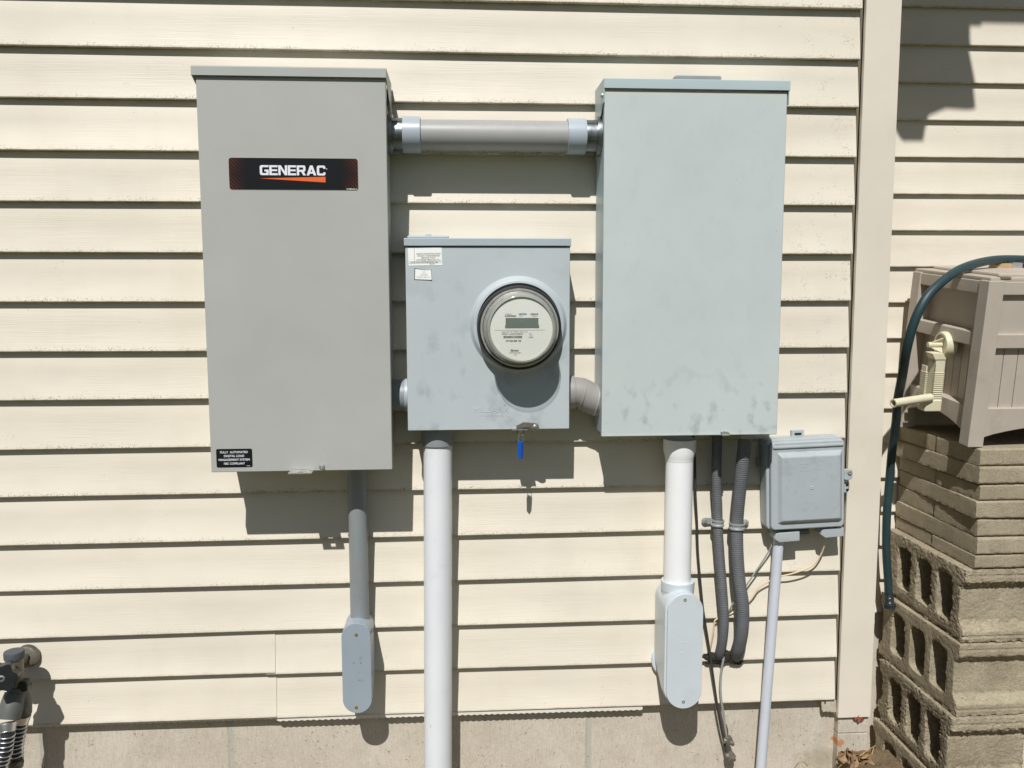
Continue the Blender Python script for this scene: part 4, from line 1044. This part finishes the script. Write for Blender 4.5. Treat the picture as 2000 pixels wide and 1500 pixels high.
def guard_hose(pts, r, label, coil_col, brass_end, ferr=None):
    t = thing('garden_hose', pts[-1], label, 'garden hose', 'hoses on the tap')
    MB().tube(pts, r, 20, .006).build('tube', 'darkhose', t, 60)
    # spring guard: helix round the first part of the hose
    P = [Vector(p) for p in pts]
    Q = []; turns = 9; Lg = .085
    def along(s):
        for a_, b_ in zip(P, P[1:]):
            L = (b_-a_).length
            if s <= L: return a_.lerp(b_, s/L), (b_-a_).normalized()
            s -= L
        return P[-1], (P[-1]-P[-2]).normalized()
    N = turns*22
    for k in range(N+1):
        s = .014+Lg*k/N; c, d = along(s); u = d.cross(Vector((0, 1, 0))).normalized(); w = d.cross(u)
        a_ = 2*pi*k/22; Q.append(c+(r+.0026)*(cos(a_)*u+sin(a_)*w))
    MB().tube(Q, .0015, 8, 1, smooth=False).build('spring_guard', 'chrome', t, 60)
    c0, d0 = along(0); c1, d1 = along(.018)
    MB().cyl(c0, c1, r+.0055, r+.0035, n=32, bev=.001).build('ferrule', 'chrome', t)
    c0, d0 = along(.102); c1, d1 = along(.118)
    b = MB().cyl(c0, c1, r+.0035, n=24, bev=.001); b.cyl(c0+d0*.002, c0+d0*.006, r+.006, n=6, bev=.001); b.build('collar', brass_end, t)
hl = [Vector((sx_.x-.0065, -.112, sx_.z-.044)), at(14, 1432, -.118), at(8, 1470, -.120), at(-6, 1510, -.120), at(-16, 1560, -.120), at(-20, 1700, -.11)]
hr = [Vector((sx_.x+.006, -.076, sx_.z-.046)), at(32, 1450, -.074), at(31, 1490, -.074), at(30, 1540, -.075), at(30, 1640, -.08), at(36, 1760, -.1)]
guard_hose(hl, .0118, 'dark hose in a bright spring guard curving left out of the picture', 'chrome', 'brass')
guard_hose(hr, .0108, 'dark hose in a bright spring guard hanging straight down under the tap', 'chrome', 'bronze')

# ================================================================== BLOCK AND PAVER STACK (right)
XB = 1.247; YF = .15; YB = .535
def remesh(bm_, voxel):
    me = bpy.data.meshes.new('r'); bm_.to_mesh(me); bm_.free()
    o = bpy.data.objects.new('r', me); COL.objects.link(o)
    md = o.modifiers.new('v', 'REMESH'); md.mode = 'VOXEL'; md.voxel_size = voxel
    dg = bpy.context.evaluated_depsgraph_get(); dg.update()
    m2 = bpy.data.meshes.new_from_object(o.evaluated_get(dg))
    bpy.data.objects.remove(o); bpy.data.meshes.remove(me)
    b = bmesh.new(); b.from_mesh(m2); bpy.data.meshes.remove(m2); return b
def slab_or_block(name, outline, holes, xw, loc, rotz, mat, seed, voxel, amp, label, cat, group, chip=0.0):
    """outline and holes are (y,z) loops in metres about the piece's own base corner; extruded along x"""
    cu = bpy.data.curves.new('c', 'CURVE'); cu.dimensions = '2D'; cu.fill_mode = 'BOTH'; cu.extrude = xw/2
    for loop in [outline]+holes:
        sp = cu.splines.new('POLY'); sp.points.add(len(loop)-1); sp.use_cyclic_u = True
        for p, (y, z) in zip(sp.points, loop): p.co = (y, z, 0, 1)
    o = bpy.data.objects.new('c', cu); COL.objects.link(o)
    dg = bpy.context.evaluated_depsgraph_get(); dg.update()
    me = bpy.data.meshes.new_from_object(o.evaluated_get(dg)); bpy.data.objects.remove(o); bpy.data.curves.remove(cu)
    b = bmesh.new(); b.from_mesh(me); bpy.data.meshes.remove(me)
    bmesh.ops.remove_doubles(b, verts=b.verts, dist=1e-5)
    # curve xyz -> (y, z, x)
    bmesh.ops.transform(b, matrix=Matrix(((0, 0, 1, xw/2), (1, 0, 0, 0), (0, 1, 0, 0), (0, 0, 0, 1))), verts=b.verts)
    bmesh.ops.recalc_face_normals(b, faces=b.faces)
    b = remesh(b, voxel)
    b.normal_update()
    sv = Vector((seed*3.7, seed*1.9, seed*5.3))
    ed = []
    b.verts.index_update()
    sh_ = [1-max(abs(v.normal.x), abs(v.normal.y), abs(v.normal.z)) for v in b.verts]   # large on rounded edges
    for _ in range(3 if chip > .0015 else 1):
        sh_ = [max(sh_[v.index], .72*max(sh_[e.other_vert(v).index] for e in v.link_edges)) for v in b.verts]
    for v in b.verts:
        nrm = v.normal; sharp = sh_[v.index]
        k = noise.fractal(v.co*110+sv, .8, 2.1, 4)*amp*.4*(1 if sharp > .1 else .45)+noise.noise(v.co*300+sv)*amp*.4
        if chip:
            e_ = min(1, max(0, (sharp-.04)/.18))
            k -= e_*chip*(.3+max(0, noise.noise(v.co*70+sv))*2.2+max(0, noise.noise(v.co*190+sv)-.1)*2.0)
            k += e_*noise.noise(v.co*240+sv)*chip*.7
        ed.append((v, nrm*k))
    for v, dlt in ed: v.co += dlt
    mb = MB(); mb.add(b)
    o = mb.build(name, mat, None, 60)
    o.location = loc; o.rotation_euler = (0, 0, rotz)
    return tag(o, label, cat, group)
def smooth_loop(P, r, n=4):
    """round the corners of a loop"""
    out = []; N = len(P)
    for i in range(N):
        a = Vector(P[i-1]); b_ = Vector(P[i]); c = Vector(P[(i+1) % N])
        da = (a-b_); dc = (c-b_); rr = min(r, da.length*.45, dc.length*.45)
        p0 = b_+da.normalized()*rr; p1 = b_+dc.normalized()*rr
        for k in range(n+1):
            t = k/n; out.append(tuple((1-t)**2*p0+2*t*(1-t)*b_+t*t*p1))
    return out
L_, H_ = .385, .189
def block_outline(H, broken=False):
    o = [(0, 0), (0, .013), (.004, .016), (0, .019), (0, .030), (.018, .052), (.018, H-.052), (0, H-.034), (0, H-.019), (.004, H-.016), (0, H-.013), (0, H)]
    if not broken:
        o += [(L_, H), (L_, H-.034), (L_-.016, H-.052), (L_-.016, .052), (L_, .030), (L_, 0)]
    else:
        o += [(L_-.03, H), (L_, H-.012), (L_-.012, H-.045), (L_-.028, H-.07), (L_-.03, .075), (L_-.004, .052), (L_, .03), (L_-.02, .006), (L_-.05, 0)]
    return o
def holes(H, k=0):
    r = random.Random(k); hs = []
    w = .070; web = .028; y = .052
    for i in range(3):
        j = lambda s=.003: r.uniform(-s, s)
        hs.append(smooth_loop([(y+j(), .034+j()), (y+w+j(), .034+j()), (y+w+j(.004), H-.034+j()), (y+j(.004), H-.034+j())], .022, 6))
        y += w+web+.001
    return hs
zr = [at(1905, 1113, YF).z]
zr = zr[0]
names = ['topmost hollow concrete block, directly under the pavers', 'second hollow concrete block down the stack, smooth edged', 'third hollow concrete block down the stack, with a broken rear lip', 'lowest hollow concrete block of the stack, half out of the picture']
loc0 = [(XB+.008, YF+.004), (XB, YF+.0), (XB-.012, YF-.008), (XB-.016, YF-.012)]
rots = [0, .012, -.01, .006]
for k in range(4):
    H = .1885
    zz = zr-.1905*(k+1)
    slab_or_block('concrete_block', block_outline(H, k == 2), holes(H, k), .205, (loc0[k][0], loc0[k][1], zz), rots[k], 'block', k+1, .0028, (.0044, .0026, .0056, .0040)[k], names[k], 'concrete block', 'hollow blocks stacked by the recessed wall', chip=(.0036, .0016, .0048, .0036)[k])
# pavers, seven layers; odd ones are pairs
lay = [877, 911.5, 947, 979, 1014.5, 1050, 1085, 1113]
zs_ = [at(1904, y, YF).z for y in lay]
offs = [(.000, .002, 0), (-.002, -.002, .01), (.003, .0, 0), (-.004, .0, -.03), (.004, .003, 0), (.004, .0, .008), (.002, .003, 0)]
word = ['topmost', 'second', 'third', 'fourth', 'fifth', 'sixth', 'lowest']
XP = 1.274
for k in range(7):
    h = zs_[k]-zs_[k+1]-.0016; dx, dy, rz = offs[k]
    def pv(y0_, L, lab, sd, off=0):
        j = lambda: random.uniform(-.0008, .0008)
        ol = smooth_loop([(0, 0), (L, 0), (L, h+j()), (0, h+j())], .0015, 2)
        slab_or_block('paver', ol, [], .385, (XP+dx+off, y0_, zs_[k+1]+.0006), rz, 'paver', sd, .0036, .0013, lab, 'paver', 'flat concrete pavers stacked on the hollow blocks', chip=.0009)
    if k % 2 == 0:
        pv(YF+dy, .192, '%s layer front paver in the stack of flat pavers' % word[k], 20+k*2)
        pv(YF+dy+.1965, .189, '%s layer rear paver by the wall in the stack of flat pavers' % word[k], 21+k*2, .002*(-1)**k)
    else:
        pv(YF+dy, .386, '%s layer single wide paver in the stack of flat pavers' % word[k], 20+k*2)

# ================================================================== HOSE REEL BOX
zt = zs_[0]+.001
hx0 = at(1911, 560, .175).x; hy0 = .172; hy1 = .515; hx1 = hx0+.50
ztop = at(1915, 548, .175).z
TILT = radians(5.5)
hb = thing('hose_reel_box', (hx0+.25, hy0, zt), 'taupe resin hose reel box on the paver stack with a cream crank', 'hose box')
PW = .040
SH = .010                                        # feet splay outward a little
def post(x, y, sx, sy):
    b = bmesh.new(); bmesh.ops.create_cube(b, size=1)
    bmesh.ops.scale(b, vec=(PW, PW, ztop-zt), verts=b.verts)
    bmesh.ops.translate(b, vec=(x, y, (ztop+zt)/2), verts=b.verts)
    for v in b.verts:
        if v.co.z < (ztop+zt)/2:
            v.co.x += sx*SH; v.co.y += sy*SH*.5; v.co.z -= (v.co.y-hy0)*math.tan(TILT) if sy > 0 else 0
    bmesh.ops.bevel(b, geom=b.edges[:], offset=.003, segments=2, affect='EDGES', profile=.5)
    o = MB(); o.add(b); o.build('corner_post', 'resin', hb)
for x, sx in ((hx0+PW/2, -1), (hx1-PW/2, 1)):
    for y, sy in ((hy0+PW/2, -1), (hy1-PW/2, 1)): post(x, y, sx, sy)
H = ztop-zt
def side_panel(axis):
    """rails, upper recess, slatted lower panel, arched skirt; axis 'x' = left side (faces -x), 'y' = front (faces -y)"""
    if axis == 'x': a0, a1, f, sg = hy0+PW*.8, hy1-PW*.8, hx0, 1
    elif axis == 'X': a0, a1, f, sg = hy0+PW*.8, hy1-PW*.8, hx1, -1
    elif axis == 'Y': a0, a1, f, sg = hx0+PW*.8, hx1-PW*.8, hy1, -1
    else: a0, a1, f, sg = hx0+PW*.8, hx1-PW*.8, hy0, 1
    def bx(b, d0, d1, z0_, z1_, u0=None, u1=None, bev=.0012):
        u0 = a0 if u0 is None else u0; u1 = a1 if u1 is None else u1
        l, h_ = sorted((f+sg*d0, f+sg*d1))
        if axis in 'xX': b.box(l, h_, u0, u1, z0_, z1_, bev)
        else: b.box(u0, u1, l, h_, z0_, z1_, bev)
    b = MB(); bx(b, .003, .038, ztop-.034, ztop-.002, bev=.003); b.build('top_rail', 'resin', hb)
    b = MB(); bx(b, *((.036, .042) if axis in 'xX' else (.014, .022)), zt+H*.60, ztop-.03); b.build('upper_panel', 'resin', hb)
    b = MB(); bx(b, .003, .038, zt+H*.60, zt+H*.685, bev=.003); b.build('mid_rail', 'resin', hb)
    b = MB(); n = 9 if axis in 'xX' else 12; w = (a1-a0)/n
    bx(b, .034, .040, zt+H*.18, zt+H*.61)
    for k in range(n): bx(b, *((.030, .034) if axis in 'xX' else (.016, .034)), zt+H*.18, zt+H*.605, a0+w*k+.0008, a0+w*(k+1)-.0008, .001)
    b.build('slatted_panel', 'resin', hb)
    # arched skirt
    N = 16; top = zt+H*.235; P = [(a0, top)]
    for k in range(N+1):
        t = k/N; u = a0+(a1-a0)*t; P.append((u, zt+H*(.055+.075*sin(pi*t)**.8)))
    P += [(a1, top)]
    b = MB(); l, h_ = sorted((f+sg*.003, f+sg*.036))
    if axis in 'xX': b.prismx(P, l, h_, .002)
    else: b.prism(P, l, h_, .002)
    b.build('skirt', 'resin', hb)
for ax in 'xyXY': side_panel(ax)
b = MB().box(hx0+.006, hx1-.006, hy0+.006, hy1+.0, ztop-.003, ztop+.008, .003)
b.box(hx0+.045, hx1-.04, hy0+.035, hy1-.02, ztop+.006, ztop+.016, .004)
lid = b.build('lid', 'resin', hb)
MB().box(hx0+.030, hx0+.056, hy0+.004, hy0+.020, ztop+.004, ztop+.0095, .001).build('hinge_slot', 'pocket', lid)
# crank
cc = at(1840, 672, .33); XS = hx0+.002
cc = Vector((XS, .33, cc.z))
cc.z = at(1834, 671, .33).z-.0155
b = MB().lathe([(.0345, -.014), (.0345, .006), (.0315, .012), (.027, .0125), (.0265, .008), (.022, .0075), (0, .0075)], (XS, .33, cc.z), (-1, 0, 0), 48)
b.cyl((XS, .33, cc.z), (XS-.046, .33, cc.z), .0070, n=20, bev=.001)
for an in (.5, 2.75):
    bb = bmesh.new(); bmesh.ops.create_cube(bb, size=1); bmesh.ops.scale(bb, vec=(.030, .0020, .020), verts=bb.verts)
    for v in bb.verts:
        if v.co.x < 0 and v.co.z > 0: v.co.z -= .016
    b.add(bb, Matrix.Translation((XS-.024, .33, cc.z)) @ Matrix.Rotation(an, 4, 'X') @ Matrix.Translation((0, 0, .013)))
hub = b.build('crank_hub', 'crank', hb, 30)
zA = at(1822, 700, .30).z-.013; zB = at(1820, 797, .31).z-.013
XA = at(1821, 745, .315).x
b = MB().box(XA-.0125, XA+.0125, .300, .304, zB+.01, zA, .0006)           # front rib plate seen broadside
b.box(XA-.0125, XA-.0105, .3, .335, zB+.01, zA-.012, .0004)
for k in range(18): b.box(XA-.0135, XA+.0135, .2985, .306, zA-.034-.0055*k-.0022, zA-.034-.0055*k, .0004)
b.box(XA-.0320, XA-.0285, .308, .330, zB+.01, zA-.018, .0006)
for k in range(17): b.box(XA-.0332, XA-.0272, .306, .332, zA-.034-.0055*k-.0022, zA-.034-.0055*k, .0003)
b.box(XA-.0015-.03, XA+.0135, .296, .334, zB-.006, zB+.026, .004, 3)
b.prism([(XA-.016, zA), (XA+.0135, zA), (XA+.004, zA+.016), (XA-.026, zA+.016)], .298, .332, .0008)
hb.rotation_euler = (TILT, 0, 0)
arm = b.build('crank_arm', 'crank', hb, 30)
a = at(1806, 776, .296)-Vector((0, 0, .012)); c = at(1741, 785.5, .262)-Vector((0, 0, .010))
b = MB().tube([a+Vector((.012, .004, 0)), a.lerp(c, .5), c], .0108, 24, .01, cap=False)
dn = (c-a).normalized(); b.lathe([(.0108, 0), (.0078, 0), (.0078, -.03), (0, -.03)], c, dn, 24)
b.build('crank_grip', 'crank', hb, 30)

# garden hose over the box
HP = [(2110, 530, .52), (2050, 512, .47), (2000, 507, .42), (1940, 508, .35), (1887, 521, .27), (1849, 543, .215), (1812, 578, .19), (1788, 623, .19), (1772, 677, .21), (1763, 730, .26), (1753, 783, .33), (1750, 823, .37), (1743, 873, .41), (1737, 940, .43), (1732, 1007, .44), (1731, 1073, .45), (1734, 1127, .46), (1736, 1160, .465)]
hs = thing('garden_hose', at(1736, 1185, .465), 'teal green garden hose arching over the hose reel box and hanging down', 'garden hose')
MB().tube([at(*p) for p in HP], lambda L: .0112, 24, .008).build('tube', 'hose', hs, 60)
a = at(1736, 1158, .465); c = at(1737, 1178, .465); e = at(1737, 1187, .465)
b = MB().tube([a, c], .0125, 24, .0012, mod=lambda L: .0010*cos(2*pi*L/.004), smooth=False); b.cyl(c, at(1737, 1181, .465), .0185, n=32, bev=.001); b.cyl(at(1737, 1181, .465), e, .0165, n=32, bev=.001)
b.build('fitting', 'darkhose', hs, 30)

# paintbrush on the lid
pb = at(1936, 523, .37)
zl_ = ztop+.016
pbx = pb.x
br = thing('paintbrush', (pbx+.05, .372, zl_), 'paintbrush with tan bristles lying on the hose reel box', 'paintbrush')
b = MB().prism([(pbx, zl_+.001), (pbx+.002, zl_+.009), (pbx+.02, zl_+.014), (pbx+.054, zl_+.0135), (pbx+.054, zl_+.001)], .36, .385, .001); b.build('bristles', 'bristle', br)
MB().box(pbx+.050, pbx+.078, .357, .388, zl_+.0005, zl_+.0155, .002).build('ferrule', 'chrome', br)
MB().box(pbx+.078, pbx+.17, .362, .383, zl_+.002, zl_+.014, .004).build('handle', 'darkwood', br)
br.location.z += (.372-hy0)*sin(TILT); br.rotation_euler = (TILT, 0, 0)

# ================================================================== DRY LEAVES AND STEMS
def leaf(name, c, L, W_, rot, curl, mat, label, cat, grp, seed):
    b = bmesh.new(); N, K = 14, 6; G = []
    for i in range(N+1):
        t = i/N; w = W_*(sin(pi*min(1, t*1.02))**.8)*(1+.35*sin(t*19+seed)); row = []
        for j in range(-K, K+1):
            s = j/K
            z = curl*L*(abs(s)**1.6)*.8+curl*L*.6*sin(t*4+seed)+.004*noise.noise(Vector((t*6, s*4, seed)))
            row.append(b.verts.new((t*L-L/2, s*w/2, z)))
        G.append(row)
    for i in range(N):
        for j in range(2*K): b.faces.new([G[i][j], G[i+1][j], G[i+1][j+1], G[i][j+1]])
    bmesh.ops.remove_doubles(b, verts=b.verts, dist=1e-5)
    bmesh.ops.solidify(b, geom=b.faces[:], thickness=.0005)
    o = MB(); o.add(b, rot.to_4x4()); ob = o.build(name, mat, None, 60); ob.location = c
    return tag(ob, label, cat, grp)
from mathutils import Euler
lv = [((1655, 1474), .040, .026, (1.3, .1, -.2), .2, 'leaf', 'small upright tan dry leaf against the corner plinth'), ((1674, 1493), .045, .020, (1.1, -.3, .2), .5, 'leaf', 'tightly rolled dry leaf at the bottom of the little heap'), ((1650, 1476), .050, .028, (.9, .3, .4), .25, 'leaf', 'curled tan dry leaf at the foot of the corner plinth'),
      ((1668, 1484), .055, .024, (1.2, .9, -.6), .3, 'leaf', 'folded tan dry leaf lying in the middle of the little heap'),
      ((1682, 1496), .050, .030, (.3, -.4, .9), .2, 'leaf', 'broad flat dry leaf lying nearest the block stack'),
      ((1657, 1495), .045, .022, (1.0, -.6, 1.4), .35, 'leaf', 'dark edged dry leaf lowest in the heap')]
PL = [(1655, 1473, -.030), (1674, 1490, -.065), (1650, 1482, -.050), (1668, 1482, -.050), (1690, 1490, -.062), (1657, 1493, -.070)]
for k, ((px, py), L, W_, e, cu_, mt_, lab) in enumerate(lv):
    p = at(*PL[k])
    leaf('dry_leaf', p, L, W_, Euler(e).to_matrix(), cu_, mt_, lab, 'leaf', 'dry leaves at the corner', k*2.3)
p = at(1681, 1402, -.0205)
leaf('dry_leaf', p+Vector((-.003, .003, -.002)), .026, .014, Euler((1.45, .05, 0)).to_matrix(), .03, 'leafred', 'russet leaf stuck under the bottom edge of the corner post', 'leaf', None, 5)
def stem(pts, lab):  # dried grass stems, each drawn as a thin tube
    tag(MB().tube([at(*p) for p in pts], .0011, 6, .004).build('dry_grass_stem', 'straw', None, 60), lab, 'grass stem', 'dry grass stems at the corner')
stem([(1665, 1488, -.05), (1680, 1476, -.06), (1697, 1464, -.05), (1710, 1456, -.03)], 'thin dry grass stem slanting up to the block stack')
stem([(1668, 1486, -.06), (1690, 1479, -.06), (1704, 1473, -.05)], 'short dry grass stem lying over the leaves')
stem([(1635, 1502, -.05), (1645, 1492, -.06), (1654, 1484, -.06)], 'dry grass stem poking out left of the leaf heap')
stem([(1695, 1492, -.05), (1701, 1478, -.05), (1707, 1460, -.04)], 'upright dry grass stem beside the lowest block')
stem([(1552, 1500, -.01), (1560, 1490, -.02), (1570, 1488, -.02), (1577, 1496, -.02)], 'dead weed tip at the foot of the foundation')
